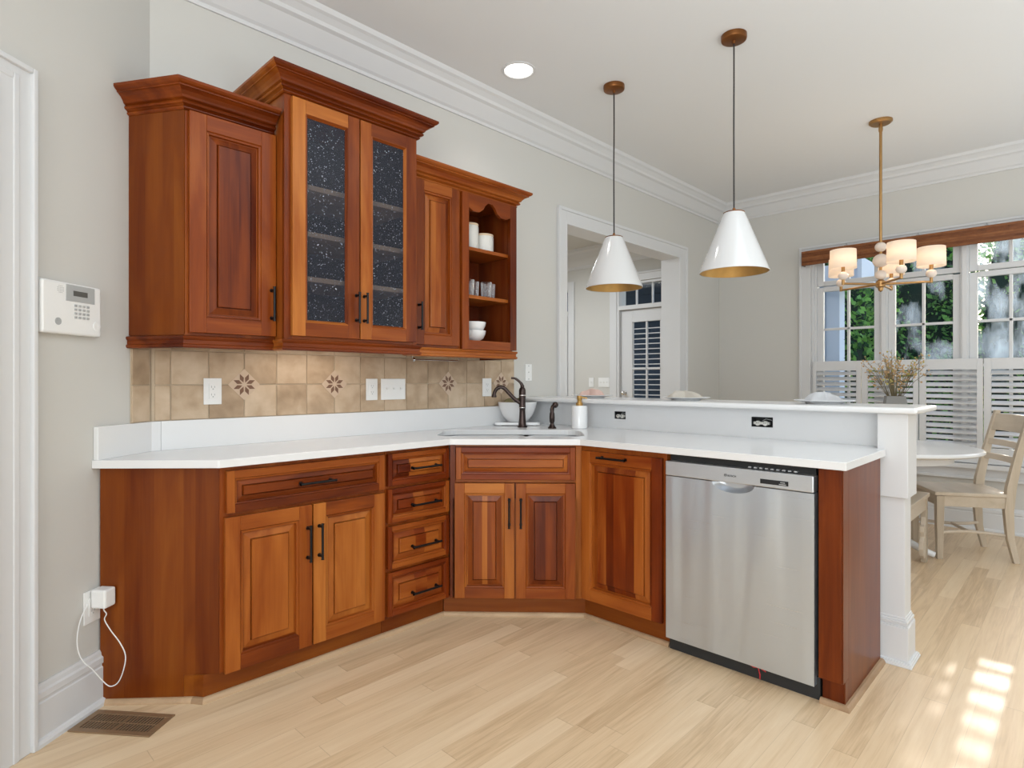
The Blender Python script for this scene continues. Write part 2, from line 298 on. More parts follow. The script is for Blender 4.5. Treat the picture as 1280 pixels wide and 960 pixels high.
def mk_leaf(name, c1, c2):
    m, t, b = new_mat(name); out = t.nodes['Material Output']
    sdn = N(t, 'ShaderNodeAttribute', attribute_name='sd')
    rp = ramp(t, [(0.0, c1), (1.0, c2)]); t.links.new(sdn.outputs['Fac'], rp.inputs[0])
    t.links.new(rp.outputs[0], b.inputs['Base Color']); b.inputs['Roughness'].default_value = 0.6
    tl = N(t, 'ShaderNodeBsdfTranslucent'); t.links.new(rp.outputs[0], tl.inputs[0])
    mx = N(t, 'ShaderNodeMixShader'); mx.inputs[0].default_value = 0.45; t.links.new(b.outputs[0], mx.inputs[1]); t.links.new(tl.outputs[0], mx.inputs[2]); t.links.new(mx.outputs[0], out.inputs['Surface'])
    return m
M['leaf'] = mk_leaf('tree_leaf', (0.02, 0.07, 0.035), (0.30, 0.58, 0.13))
M['leaf_bright'] = mk_leaf('bright_leaf', (0.10, 0.25, 0.06), (0.50, 0.72, 0.20))
def mk_shade():
    m, t, b = new_mat('linen_lampshade'); out = t.nodes['Material Output']
    b.inputs['Base Color'].default_value = (0.85, 0.78, 0.70, 1); b.inputs['Roughness'].default_value = 0.9
    b.inputs['Emission Color'].default_value = (1.0, 0.80, 0.62, 1); b.inputs['Emission Strength'].default_value = 0.42
    tl = N(t, 'ShaderNodeBsdfTranslucent'); tl.inputs[0].default_value = (0.9, 0.80, 0.68, 1)
    mx = N(t, 'ShaderNodeMixShader'); mx.inputs[0].default_value = 0.5; t.links.new(b.outputs[0], mx.inputs[1]); t.links.new(tl.outputs[0], mx.inputs[2]); t.links.new(mx.outputs[0], out.inputs['Surface'])
    return m
M['shade'] = mk_shade()

# ------------------------------------------------------------------ mesh helpers
class MB:
    def __init__(s): s.v = []; s.f = []; s.sd = []; s.ax = []; s.mi = []; s.sm = []
    def face(s, ids, sd=0.0, ax=0, mi=0, sm=False):
        s.f.append(tuple(ids)); s.sd.append(sd); s.ax.append(ax); s.mi.append(mi); s.sm.append(sm)
    def pt(s, p): s.v.append(tuple(p)); return len(s.v) - 1
    def poly(s, pts, sd=None, ax=0, mi=0):
        s.face([s.pt(p) for p in pts], random.random() if sd is None else sd, ax, mi)
    def box(s, x0, x1, y0, y1, z0, z1, ax=0, mi=0, sd=None):
        if x0 > x1: x0, x1 = x1, x0
        if y0 > y1: y0, y1 = y1, y0
        if z0 > z1: z0, z1 = z1, z0
        sd = random.random() if sd is None else sd
        i = [s.pt(p) for p in ((x0,y0,z0),(x1,y0,z0),(x1,y1,z0),(x0,y1,z0),(x0,y0,z1),(x1,y0,z1),(x1,y1,z1),(x0,y1,z1))]
        for q in ((0,3,2,1),(4,5,6,7),(0,1,5,4),(1,2,6,5),(2,3,7,6),(3,0,4,7)): s.face([i[k] for k in q], sd, ax, mi)
        return s
    def obox(s, c, half, rot, ax=0, mi=0, sd=None):
        """box with centre c, half sizes, rotation matrix"""
        sd = random.random() if sd is None else sd
        i = []
        for sz in (-1, 1):
            for sx, sy in ((-1,-1),(1,-1),(1,1),(-1,1)):
                i.append(s.pt(Vector(c) + rot @ Vector((half[0]*sx, half[1]*sy, half[2]*sz))))
        for q in ((0,3,2,1),(4,5,6,7),(0,1,5,4),(1,2,6,5),(2,3,7,6),(3,0,4,7)): s.face([i[k] for k in q], sd, ax, mi)
        return s
    def prism(s, poly, z0, z1, ax=1, mi=0, sd=None):
        """counter-clockwise polygon in plan, extruded up"""
        n = len(poly); sd = random.random() if sd is None else sd
        a = [s.pt((x, y, z0)) for x, y in poly]; b = [s.pt((x, y, z1)) for x, y in poly]
        s.face(a[::-1], sd, ax, mi); s.face(b, sd, ax, mi)
        for i in range(n):
            j = (i + 1) % n; s.face((a[i], a[j], b[j], b[i]), sd, ax, mi)
        return s
    def profile_x(s, poly, x0, x1, ax=0, mi=0, sd=None):
        """polygon in (y, z) extruded along x"""
        n = len(poly); sd = random.random() if sd is None else sd
        a = [s.pt((x0, y, z)) for y, z in poly]; b = [s.pt((x1, y, z)) for y, z in poly]
        s.face(a, sd, ax, mi); s.face(b[::-1], sd, ax, mi)
        for i in range(n):
            j = (i + 1) % n; s.face((a[j], a[i], b[i], b[j]), sd, ax, mi)
        return s
    def profile_y(s, poly, y0, y1, ax=0, mi=0, sd=None):
        """polygon in (x, z) extruded along y"""
        n = len(poly); sd = random.random() if sd is None else sd
        a = [s.pt((x, y0, z)) for x, z in poly]; b = [s.pt((x, y1, z)) for x, z in poly]
        s.face(a, sd, ax, mi); s.face(b[::-1], sd, ax, mi)
        for i in range(n):
            j = (i + 1) % n; s.face((a[j], a[i], b[i], b[j]), sd, ax, mi)
        return s
    def sweep(s, path, prof, ax=0, mi=0, z=0.0):
        """moulding: path in plan, profile (out, z); out is to the right of travel; mitred corners, capped ends"""
        n = len(path); rings = []
        nrm = []
        for i in range(n - 1):
            d = Vector((path[i+1][0]-path[i][0], path[i+1][1]-path[i][1])).normalized(); nrm.append(Vector((d.y, -d.x)))
        for i in range(n):
            if i == 0: m = nrm[0]
            elif i == n - 1: m = nrm[-1]
            else:
                m = (nrm[i-1] + nrm[i]); m = m / max(0.2, m.dot(nrm[i]))
            rings.append([s.pt((path[i][0] + m.x*o, path[i][1] + m.y*o, z + h)) for o, h in prof])
        k = len(prof)
        for i in range(n - 1):
            sd = random.random()
            for j in range(k):
                l = (j + 1) % k
                s.face((rings[i][j], rings[i+1][j], rings[i+1][l], rings[i][l]), sd, ax, mi)
        s.face(rings[0], 0.3, ax, mi); s.face(rings[-1][::-1], 0.3, ax, mi)
        return s
    def lathe(s, prof, n=28, c=(0, 0, 0), mi=0, sd=0.5, tilt=None, caps=True):
        rings = []
        for r, h in prof:
            rg = []
            for i in range(n):
                a = 2*pi*i/n; p = Vector((r*cos(a), r*sin(a), h))
                if tilt: p = tilt @ p
                rg.append(s.pt(Vector(c) + p))
            rings.append(rg)
        for i in range(len(rings)-1):
            for j in range(n):
                k = (j+1) % n; s.face((rings[i][j], rings[i][k], rings[i+1][k], rings[i+1][j]), sd, 1, mi, True)
        if caps and prof[0][0] > 1e-5: s.face(rings[0][::-1], sd, 1, mi)
        if caps and prof[-1][0] > 1e-5: s.face(rings[-1], sd, 1, mi)
        return s
    def tube(s, pts, r, n=10, mi=0, sd=0.5, closed=False):
        pts = [Vector(p) for p in pts]; rings = []
        rr = r if isinstance(r, (list, tuple)) else [r]*len(pts)
        up = Vector((0, 0, 1))
        for i, p in enumerate(pts):
            a = pts[i-1] if i > 0 else p; b = pts[i+1] if i < len(pts)-1 else p
            d = (b - a).normalized()
            if abs(d.dot(up)) > 0.97: up = Vector((1, 0, 0)) if abs(d.x) < 0.9 else Vector((0, 1, 0))
            u = d.cross(up).normalized(); w = u.cross(d).normalized(); up = w
            rings.append([s.pt(p + u*rr[i]*cos(2*pi*k/n) + w*rr[i]*sin(2*pi*k/n)) for k in range(n)])
        for i in range(len(rings)-1):
            for j in range(n):
                k = (j+1) % n; s.face((rings[i][j], rings[i][k], rings[i+1][k], rings[i+1][j]), sd, 0, mi, True)
        s.face(rings[0][::-1], sd, 0, mi); s.face(rings[-1], sd, 0, mi)
        return s
    def ball(s, c, r, n=16, m=10, mi=0, sz=1.0):
        return s.lathe([(max(1e-7, r*sin(pi*i/m)), -r*sz*cos(pi*i/m)) for i in range(m+1)], n, c, mi)

def build(name, mb, mats, parent=None, bevel=0.0, kind=None, loc=None, rz=None, fixn=True, solid=None):
    me = bpy.data.meshes.new(name); me.from_pydata(mb.v, [], mb.f); me.update()
    if not isinstance(mats, (list, tuple)): mats = [mats]
    for m in mats: me.materials.append(M[m] if isinstance(m, str) else m)
    for nm, arr in (('sd', mb.sd), ('ax', [float(a) for a in mb.ax])):
        at = me.attributes.new(nm, 'FLOAT', 'FACE'); at.data.foreach_set('value', arr)
    me.polygons.foreach_set('material_index', mb.mi)
    me.polygons.foreach_set('use_smooth', mb.sm)
    if fixn:
        bm = bmesh.new(); bm.from_mesh(me); bmesh.ops.recalc_face_normals(bm, faces=bm.faces); bm.to_mesh(me); bm.free()
    if any(mb.sm): me.set_sharp_from_angle(angle=R(38))
    o = bpy.data.objects.new(name, me); COL.objects.link(o)
    if parent: o.parent = parent
    if loc: o.location = loc
    if rz is not None: o.rotation_euler = (0, 0, rz)
    if kind: o['kind'] = kind
    if solid:
        q = o.modifiers.new('solid', 'SOLIDIFY'); q.thickness = solid; q.offset = 0
    if bevel:
        q = o.modifiers.new('bevel', 'BEVEL'); q.width = bevel; q.segments = 2; q.limit_method = 'ANGLE'; q.angle_limit = R(40)
    return o
def tag(o, label, cat, group=None):
    o['label'] = label; o['category'] = cat
    if group: o['group'] = group
    return o
def thing(name, label, cat, loc=(0, 0, 0), rz=0.0, group=None):
    o = bpy.data.objects.new(name, None); COL.objects.link(o); o.empty_display_size = 0.05
    o.location = loc; o.rotation_euler = (0, 0, rz)
    return tag(o, label, cat, group)
def dup(root, loc, rz, label, group=None):
    r = root.copy(); COL.objects.link(r); r.location = loc; r.rotation_euler = (0, 0, rz); r['label'] = label
    if group: r['group'] = group
    for ch in list(root.children):
        c = ch.copy(); COL.objects.link(c); c.parent = r
        for g in ch.children:
            d = g.copy(); COL.objects.link(d); d.parent = c
    return r
def struct(name, mb, mats, **kw): return build(name, mb, mats, kind='structure', **kw)

# ------------------------------------------------------------------ room shell
LA = R(37.75); L0 = Vector((0.283, -0.329)); LD = Vector((cos(LA), sin(LA))); LN = Vector((-sin(LA), cos(LA)))   # left wall: start, run, outwards
def LW(t, n=0.0):
    p = L0 + LD*t + LN*n; return (p.x, p.y)
LC = 0.5375                                                    # run at which the left wall meets the back wall
XD = 5.99; ZC = 3.0; NC = 2.84                                 # dining wall, ceilings
OX0, OX1, OZ = 3.42, 5.13, 2.37                                # cased opening in the back wall

b = MB(); b.box(-2.6, 6.15, -6.6, 3.3, -0.1, 0.0); struct('floor', b, 'floor')
b = MB(); b.box(-2.6, 6.15, -6.6, 0.0, ZC, ZC+0.1); struct('ceiling', b, 'ceiling')
b = MB(); b.box(2.4, 6.15, 0.16, 3.3, NC, NC+0.26); struct('ceiling_beyond', b, 'wall')
b = MB()
b.prism([(0.708, 0), (OX0, 0), (OX0, 0.16), (0.60, 0.16)], 0, ZC); b.box(OX1, XD, 0, 0.16, 0, ZC); b.box(OX0, OX1, 0, 0.16, OZ, ZC)
struct('wall_back', b, 'wall')
DO0, DO1, DZ = -1.06, -0.13, 2.10                              # doorway in the left wall (run)
b = MB()
b.box(DO1, LC + 0.1, 0, 0.14, 0, ZC); b.box(-2.9, DO0, 0, 0.14, 0, ZC); b.box(DO0, DO1, 0, 0.14, DZ, ZC)
struct('wall_left', b, 'wall', loc=(L0.x, L0.y, 0), rz=LA)
b = MB(); b.box(-2.6, 6.15, -6.6, -6.5, 0, ZC); struct('wall_front', b, 'wall')
b = MB(); b.box(-2.6, -2.5, -6.5, -1.5, 0, ZC); struct('wall_side', b, 'wall')
# dining / exterior wall with its openings
WY0, WY1, WZ0, WZ1 = -0.909, -3.20, 0.53, 2.375                # dining window
DY0, DY1 = 1.275, 0.36                                         # glazed door beyond
NY0, NY1 = 2.90, 2.02                                          # window beyond
b = MB()
b.box(XD, XD+0.14, -6.5, WY1, 0, ZC); b.box(XD, XD+0.14, WY1, WY0, 0, WZ0); b.box(XD, XD+0.14, WY1, WY0, WZ1, ZC); b.box(XD, XD+0.14, WY0, DY1, 0, ZC)
b.box(XD, XD+0.14, DY1, DY0, 2.36, ZC); b.box(XD, XD+0.14, DY0, NY1, 0, ZC); b.box(XD, XD+0.14, NY1, NY0, 0, 0.4); b.box(XD, XD+0.14, NY1, NY0, 2.36, ZC); b.box(XD, XD+0.14, NY0, 3.3, 0, ZC)
struct('wall_right', b, 'wall')
b = MB(); b.box(2.3, 2.4, 0.16, 3.3, 0, ZC); b.box(2.3, 6.15, 3.3, 3.4, 0, ZC); struct('wall_beyond', b, 'wall')

# crown mouldings, baseboards, casings
CR = [(0, -0.165), (0.010, -0.165), (0.016, -0.150), (0.030, -0.140), (0.055, -0.110), (0.085, -0.075), (0.105, -0.066), (0.112, -0.050), (0.135, -0.030), (0.150, -0.022), (0.160, 0), (0, 0)]
b = MB(); b.sweep([LW(-2.8), LW(LC), (XD, 0), (XD, -6.5)], CR, z=ZC); struct('trim_1', b, 'white')
b = MB(); b.sweep([(XD, 3.3), (XD, 0.16)], [(0, -0.235), (0.012, -0.235), (0.02, -0.20), (0.07, -0.12), (0.10, -0.05), (0.13, -0.03), (0.14, 0), (0, 0)], z=NC); struct('trim_2', b, 'white')
BB = [(0, 0), (0.030, 0), (0.030, 0.012), (0.024, 0.022), (0.017, 0.026), (0.017, 0.138), (0.013, 0.142), (0.013, 0.150), (0.018, 0.154), (0.018, 0.174), (0.012, 0.180), (0.010, 0.192), (0.006, 0.200), (0, 0.200)]
b = MB(); b.sweep([LW(-0.004), LW(0.283)], BB); struct('baseboard_left', b, 'white')
b = MB(); b.sweep([(XD, -0.002), (XD, -6.5)], BB); struct('baseboard_right', b, 'white')
b = MB(); b.sweep([(5.27, 0), (XD-0.03, 0)], BB); struct('baseboard_back', b, 'white')
b = MB(); b.sweep([(XD, NY1-0.12), (XD, DY0+0.12)], BB); struct('baseboard_beyond', b, 'white')
# cased opening in the back wall
b = MB()
CAS = [(0.0, 0.0), (0.0, 0.018), (0.06, 0.022), (0.070, 0.030), (0.09, 0.030), (0.09, 0)]
def casing_side(b, x0, x1, y0, z0, z1, dirn):                 # flat casing with a raised outer band, room side at y0 (towards -y)
    b.box(x0, x1, y0-0.018, y0, z0, z1)
    if dirn < 0: b.box(x0-0.001, x0+0.022, y0-0.028, y0-0.001, z0, z1+0.001)
    else: b.box(x1-0.022, x1+0.001, y0-0.028, y0-0.001, z0, z1+0.001)
casing_side(b, OX0-0.09, OX0, 0, 0, OZ+0.105, -1); casing_side(b, OX1, OX1+0.135, 0, 0, OZ+0.105, 1)
b.box(OX0, OX1, -0.018, 0, OZ, OZ+0.105); b.box(OX0-0.068, OX1+0.113, -0.028, -0.001, OZ+0.083, OZ+0.106)
b.box(OX0-0.001, OX0+0.012, -0.019, 0.179, 0, OZ-0.001); b.box(OX1-0.012, OX1+0.001, -0.019, 0.179, 0, OZ-0.001); b.box(OX0+0.001, OX1-0.001, -0.0185, 0.1785, OZ-0.012, OZ+0.002)
b.box(OX0-0.09, OX0, 0.16, 0.178, 0, OZ+0.1); b.box(OX1, OX1+0.09, 0.16, 0.178, 0, OZ+0.1); b.box(OX0, OX1, 0.16, 0.178, OZ, OZ+0.1)
struct('trim_3', b, 'white', bevel=0.003)
# left doorway casing, jamb and closed door
b = MB()
b.box(DO1-0.01, 0.0, -0.018, 0, 0, DZ+0.10); b.box(DO0-0.09, DO0, -0.018, 0, 0, DZ+0.10); b.box(DO0, DO1-0.01, -0.018, 0, DZ, DZ+0.10)
b.box(-0.016, 0.001, -0.030, -0.001, 0, DZ+0.101); b.box(DO0-0.091, DO0-0.074, -0.030, -0.001, 0, DZ+0.101); b.box(DO0-0.074, -0.016, -0.030, -0.001, DZ+0.084, DZ+0.101)
b.box(DO1-0.011, DO1+0.004, -0.025, -0.001, 0, DZ+0.012); b.box(DO0, DO1-0.011, -0.025, -0.001, DZ-0.001, DZ+0.012); b.box(-0.075, -0.055, -0.021, -0.001, 0, DZ+0.06); b.box(DO0, -0.075, -0.021, -0.001, DZ+0.04, DZ+0.06)
b.box(DO1-0.012, DO1, 0, 0.14, 0, DZ); b.box(DO0, DO0+0.012, 0, 0.14, 0, DZ); b.box(DO0, DO1, 0, 0.14, DZ-0.012, DZ)
struct('trim_4', b, 'white', loc=(L0.x, L0.y, 0), rz=LA, bevel=0.003)
b = MB(); b.box(DO0+0.014, DO1-0.014, 0.05, 0.09, 0.008, DZ-0.014)
for z0, z1 in ((0.25, 0.95), (1.1, 1.95)):
    for x0, x1 in ((DO0+0.13, DO0+0.41), (DO0+0.52, DO0+0.80)): b.box(x0, x1, 0.042, 0.05, z0, z1)
struct('door_1', b, 'white', loc=(L0.x, L0.y, 0), rz=LA, bevel=0.004)

# ---- dining window: casing, stool, sashes with muntins, panes
CW = 0.10
b = MB()
b.box(XD-0.02, XD, WY0, WY0+CW, 0.5305, WZ1+0.085); b.box(XD-0.02, XD, WY1-CW, WY1, 0.5305, WZ1+0.085); b.box(XD-0.02, XD, WY1, WY0, WZ1, WZ1+0.085)
b.box(XD-0.032, XD-0.001, WY1-CW-0.001, WY0+CW-0.02, WZ1+0.065, WZ1+0.086); b.box(XD-0.031, XD-0.001, WY0+CW-0.02, WY0+CW+0.001, 0.531, WZ1+0.0855)
b.box(XD-0.075, XD+0.06, WY1-CW-0.02, WY0+CW+0.02, 0.495, 0.53)                       # stool
b.box(XD-0.022, XD, WY1-CW, WY0+CW, 0.405, 0.4945); b.box(XD-0.034, XD-0.001, WY1-CW-0.001, WY0+CW+0.001, 0.404, 0.425)
b.box(XD, XD+0.14, WY0-0.02, WY0, WZ0, WZ1); b.box(XD, XD+0.14, WY1, WY1+0.02, WZ0, WZ1); b.box(XD, XD+0.14, WY1, WY0, WZ1-0.02, WZ1)
struct('trim_5', b, 'white', bevel=0.003)
units = [(-1.003, -1.420, 'pane'), (-1.581, -1.988, 'pane_some'), (-2.149, -2.560, 'pane_fog'), (-2.715, -3.125, 'pane_fog')]
SX0, SX1 = XD+0.045, XD+0.085
for i, (y0, y1, pm) in enumerate(units):
    fr = MB(); so_, ym = 0.052, (y0+y1)/2
    o0, o1 = y0+so_, y1-so_
    for za, zb in ((0.585, 2.030), (2.128, 2.335)):
        fr.box(SX0, SX1, y0, o0, za-0.045, zb+0.04); fr.box(SX0, SX1, o1, y1, za-0.045, zb+0.04)
        fr.box(SX0, SX1, y1, y0, za-0.045, za); fr.box(SX0, SX1, y1, y0, zb, zb+0.04 if zb > 2.2 else zb+0.045)
        fr.box(SX0+0.008, SX1-0.008, ym-0.011, ym+0.011, za, zb)
    for zm in (0.96, 1.32, 1.675): fr.box(SX0+0.008, SX1-0.008, y1, y0, zm-0.011, zm+0.011)
    w = struct('window_%d' % (i+1), fr, 'white', bevel=0.003)
    p = MB(); p.box(SX0+0.018, SX0+0.022, y1, y0, 0.585, 2.03); p.box(SX0+0.018, SX0+0.022, y1, y0, 2.128, 2.335)
    build('pane', p, pm, w)
b = MB()
edges = [(WY0-0.02, -0.951)] + [(units[i][1]-0.052, units[i+1][0]+0.052) for i in range(3)] + [(units[3][1]-0.052, WY1+0.02)]
for y0, y1 in edges:
    b.box(XD+0.02, XD+0.10, y1, y0, WZ0, WZ1-0.02)
    if y0-y1 > 0.04: b.box(XD+0.005, XD+0.02, y1+0.012, y0-0.012, WZ0, WZ1-0.02)
struct('trim_6', b, 'white', bevel=0.002)

# ---- beyond: glazed door with transom, window at its left
b = MB()
b.box(XD-0.02, XD, DY0, DY0+0.10, 0, 2.46); b.box(XD-0.02, XD, DY1-0.10, DY1, 0, 2.46); b.box(XD-0.02, XD, DY1, DY0, 2.36, 2.46); b.box(XD-0.034, XD-0.001, DY1-0.101, DY0+0.101, 2.44, 2.461)
b.box(XD-0.012, XD+0.14, DY0-0.03, DY0-0.001, 0, 2.359); b.box(XD-0.012, XD+0.14, DY1+0.001, DY1+0.03, 0, 2.359); b.box(XD-0.016, XD+0.139, DY1+0.03, DY0-0.03, 2.035, 2.085); b.box(XD, XD+0.138, DY1+0.03, DY0-0.03, 2.33, 2.358)
for k in range(1, 4): b.box(XD+0.03, XD+0.06, DY0-0.03-k*0.214-0.008, DY0-0.03-k*0.214+0.008, 2.085, 2.33)
struct('trim_7', b, 'white', bevel=0.003)
b = MB(); b.box(XD+0.043, XD+0.047, DY1+0.03, DY0-0.03, 2.085, 2.33); build('window_5', b, 'pane', kind='structure')
d0, d1 = DY0-0.033, DY1+0.033
b = MB()
b.box(XD+0.03, XD+0.075, d0-0.155, d0, 0.008, 2.03); b.box(XD+0.03, XD+0.075, d1, d1+0.12, 0.008, 2.03); b.box(XD+0.03, XD+0.075, d1+0.1201, d0-0.1551, 0.008, 0.26); b.box(XD+0.03, XD+0.075, d1+0.1201, d0-0.1551, 1.885, 2.03)
for k in (1, 2): b.box(XD+0.036, XD+0.066, d0-0.155-k*0.188-0.009, d0-0.155-k*0.188+0.009, 0.26, 1.885)
for zz in (0.66, 1.335, ): b.box(XD+0.036, XD+0.066, d1+0.1, d0-0.15, zz-0.012, zz+0.012)
dr = struct('door_2', b, 'white', bevel=0.003)
p = MB(); p.box(XD+0.048, XD+0.052, d1+0.11, d0-0.15, 0.26, 1.89); build('pane', p, 'pane', dr)
p = MB(); p.ball((XD-0.015, d0-0.055, 1.045), 0.028); p.lathe([(0.026, 0), (0.026, 0.006), (0.010, 0.010), (0.010, 0.045)], 16, (XD+0.03, d0-0.055, 1.045), tilt=Matrix.Rotation(R(-90), 3, 'Y')); build('door_knob', p, 'silver', dr)
p = MB()
for k in range(26):
    z = 0.30 + k*0.060; p.box(XD+0.058, XD+0.066, d1+0.11, d0-0.145, z, z+0.011)
build('blind', p, 'white', dr)
b = MB()
b.box(XD-0.02, XD, NY1-0.095, NY1, 0.4, 2.46); b.box(XD-0.02, XD, NY0, NY0+0.095, 0.4, 2.46); b.box(XD-0.02, XD, NY1, NY0, 2.36, 2.46); b.box(XD-0.05, XD, NY1-0.1, NY0+0.1, 0.37, 0.40)
b.box(XD+0.02, XD+0.06, NY1, NY0, 2.02, 2.09); b.box(XD+0.02, XD+0.06, NY1, NY1+0.035, 0.4, 2.36); b.box(XD+0.02, XD+0.06, NY0-0.035, NY0, 0.4, 2.36)
struct('window_6', b, 'white', bevel=0.003)
sh = thing('window_shutter', 'white louvered shutter in the window seen at the edge of the wall opening', 'shutter', (XD-0.012, (NY0+NY1)/2, 0.4))
b = MB(); hw = (NY0-NY1)/2 - 0.02
b.box(0, 0.03, -hw, -hw+0.018, 0, 1.62); b.box(0, 0.03, hw-0.055, hw, 0, 1.62)
for z0, z1 in ((0, 0.1), (0.83, 0.90), (1.53, 1.62)): b.box(0, 0.03, -hw+0.018, hw-0.055, z0, z1)
build('frame', b, 'white', sh, bevel=0.002)
b = MB()
for k in range(23):
    z = 0.125 + k*0.062
    if 0.81 < z < 0.92: continue
    b.obox((0.015, -0.018, z), (0.026, hw-0.038, 0.004), Matrix.Rotation(R(-16), 3, 'Y'))
build('louvers', b, 'white', sh)

# ------------------------------------------------------------------ cabinet helpers (local frame: x along the face, y into the cabinet, z up)
def rect_ring(b, A, Bq, sds, axs=(0, 1, 0, 1)):
    """four quads between two rectangles given as (x0, x1, z0, z1, y)"""
    def c(q): x0, x1, z0, z1, y = q; return [(x0, y, z0), (x1, y, z0), (x1, y, z1), (x0, y, z1)]
    a, d = c(A), c(Bq)
    for i in range(4):
        j = (i+1) % 4; b.poly([a[i], a[j], d[j], d[i]], sds[i], axs[i])
def raised_front(b, x0, x1, z0, z1, t=0.020, s=0.055, planks=2, vert=True, y0=0.0, sr=None):
    """frame-and-raised-panel front standing in front of plane y0"""
    sr = sr or s
    f = y0 - t; sd = [random.random() for _ in range(4)]
    b.box(x0, x0+s, f, y0, z0, z1, 1, sd=sd[3]); b.box(x1-s, x1, f, y0, z0, z1, 1, sd=sd[1])
    b.box(x0+s, x1-s, f, y0, z0, z0+sr, 0, sd=sd[0]); b.box(x0+s, x1-s, f, y0, z1-sr, z1, 0, sd=sd[2])
    def q(i, y): return (x0+s+i, x1-s-i, z0+sr+i, z1-sr-i, y)
    wl = min(x1-x0-2*s, z1-z0-2*sr)
    k = 1.0 if wl > 0.14 else max(0.35, wl/0.14)
    st = [(0, f), (0.003*k, f+0.005), (0.010*k, f+0.006), (0.012*k, f+0.017), (0.016*k, f+0.017)]
    for (i0, ya), (i1, yb) in zip(st[:-1], st[1:]): rect_ring(b, q(i0, ya), q(i1, yb), sd)
    I = [0.016*k, 0.040*k, 0.0405*k, 0.040*k+0.0032, 0.040*k+0.0042, 0.040*k+0.0062]
    Yv = [f+0.017, f+0.011, f+0.0175, f+0.0175, f+0.0035, f+0.0015]
    ax = 1 if vert else 0
    ps = [random.random() for _ in range(planks)]
    cut = [0.0] + sorted((k2 + 1 + random.uniform(-.18, .18))/planks for k2 in range(planks-1)) + [1.0]
    def lv(i): return x0+s+i, x1-s-i, z0+sr+i, z1-sr-i
    la = [lv(i_) + (y_,) for i_, y_ in zip(I, Yv)]; nl_ = len(la)-1; yc = Yv[-1]
    def xx(l, p, right):                                       # strip edges: mitred at the outer corners
        L = la[l]; T = la[nl_]
        if right: return L[1] if p == planks-1 else T[0]+(T[1]-T[0])*cut[p+1]
        return L[0] if p == 0 else T[0]+(T[1]-T[0])*cut[p]
    for p in range(planks):
        for l in range(nl_):
            A, B_ = la[l], la[l+1]
            b.poly([(xx(l, p, 0), A[4], A[2]), (xx(l, p, 1), A[4], A[2]), (xx(l+1, p, 1), B_[4], B_[2]), (xx(l+1, p, 0), B_[4], B_[2])], ps[p], ax)
            b.poly([(xx(l+1, p, 0), B_[4], B_[3]), (xx(l+1, p, 1), B_[4], B_[3]), (xx(l, p, 1), A[4], A[3]), (xx(l, p, 0), A[4], A[3])], ps[p], ax)
        T = la[nl_]; b.poly([(xx(nl_, p, 0), yc, T[2]), (xx(nl_, p, 1), yc, T[2]), (xx(nl_, p, 1), yc, T[3]), (xx(nl_, p, 0), yc, T[3])], ps[p], ax)
    for l in range(nl_):
        A, B_ = la[l], la[l+1]
        b.poly([(A[0], A[4], A[2]), (B_[0], B_[4], B_[2]), (B_[0], B_[4], B_[3]), (A[0], A[4], A[3])], ps[0], ax)
        b.poly([(B_[1], B_[4], B_[2]), (A[1], A[4], A[2]), (A[1], A[4], A[3]), (B_[1], B_[4], B_[3])], ps[-1], ax)
def pull(parent, x, z, length, vert, y=-0.020):
    b = MB(); d = 0.030; r = 0.0052; h = length/2
    if vert:
        b.tube([(x, y-d, z-h), (x, y-d, z+h)], r, 10)
        for s in (-1, 1):
            b.tube([(x, y, z+s*(h-0.014)), (x, y-d, z+s*(h-0.014))], 0.0055, 10); b.tube([(x, y-d, z+s*(h-0.004)), (x, y-d, z+s*h)], 0.0066, 10)
            b.lathe([(0.008, 0), (0.008, 0.003)], 12, (x, y, z+s*(h-0.014)), tilt=Matrix.Rotation(R(90), 3, 'X'))
    else:
        b.tube([(x-h, y-d, z), (x+h, y-d, z)], r, 10)
        for s in (-1, 1):
            b.tube([(x+s*(h-0.014), y, z), (x+s*(h-0.014), y-d, z)], 0.0055, 10); b.tube([(x+s*(h-0.004), y-d, z), (x+s*h, y-d, z)], 0.0066, 10)
            b.lathe([(0.008, 0), (0.008, 0.003)], 12, (x+s*(h-0.014), y, z), tilt=Matrix.Rotation(R(90), 3, 'X'))
    return build('handle', b, 'black', parent)
def front(kind, root, x0, x1, z0, z1, mat='cherry', s=0.055, planks=2, vert=True, sr=None, hdl=None):
    b = MB(); raised_front(b, x0, x1, z0, z1, s=s, planks=planks, vert=vert, sr=sr)
    o = build(kind, b, mat, root, bevel=0.0016, fixn=False)
    if hdl: pull(o, *hdl)
    return o
ZT = 0.876                                                     # underside of the worktop
FY = -0.455                                                    # face-frame plane of the cabinets along the back wall

# ---- two-door base cabinet with the angled end
base = thing('base_cabinet', 'cherry base cabinet with one wide drawer over two doors, beside the wall with the keypad', 'cabinet', (0, FY, 0))
b = MB()
b.prism([(0.507, 0.292), (0.822, 0.0), (1.547, 0.0), (1.547, 0.435), (0.735, 0.435)], 0.10, ZT, 1)
build('carcass', b, 'cherry', base, bevel=0.0015)
b = MB(); b.prism([(0.509, 0.292), (0.752, 0.062), (0.775, 0.028), (1.547, 0.028), (1.547, 0.435), (0.735, 0.435)], 0.0, 0.10, 0)
build('toe_kick', b, 'cherry_panel', base, bevel=0.0015)
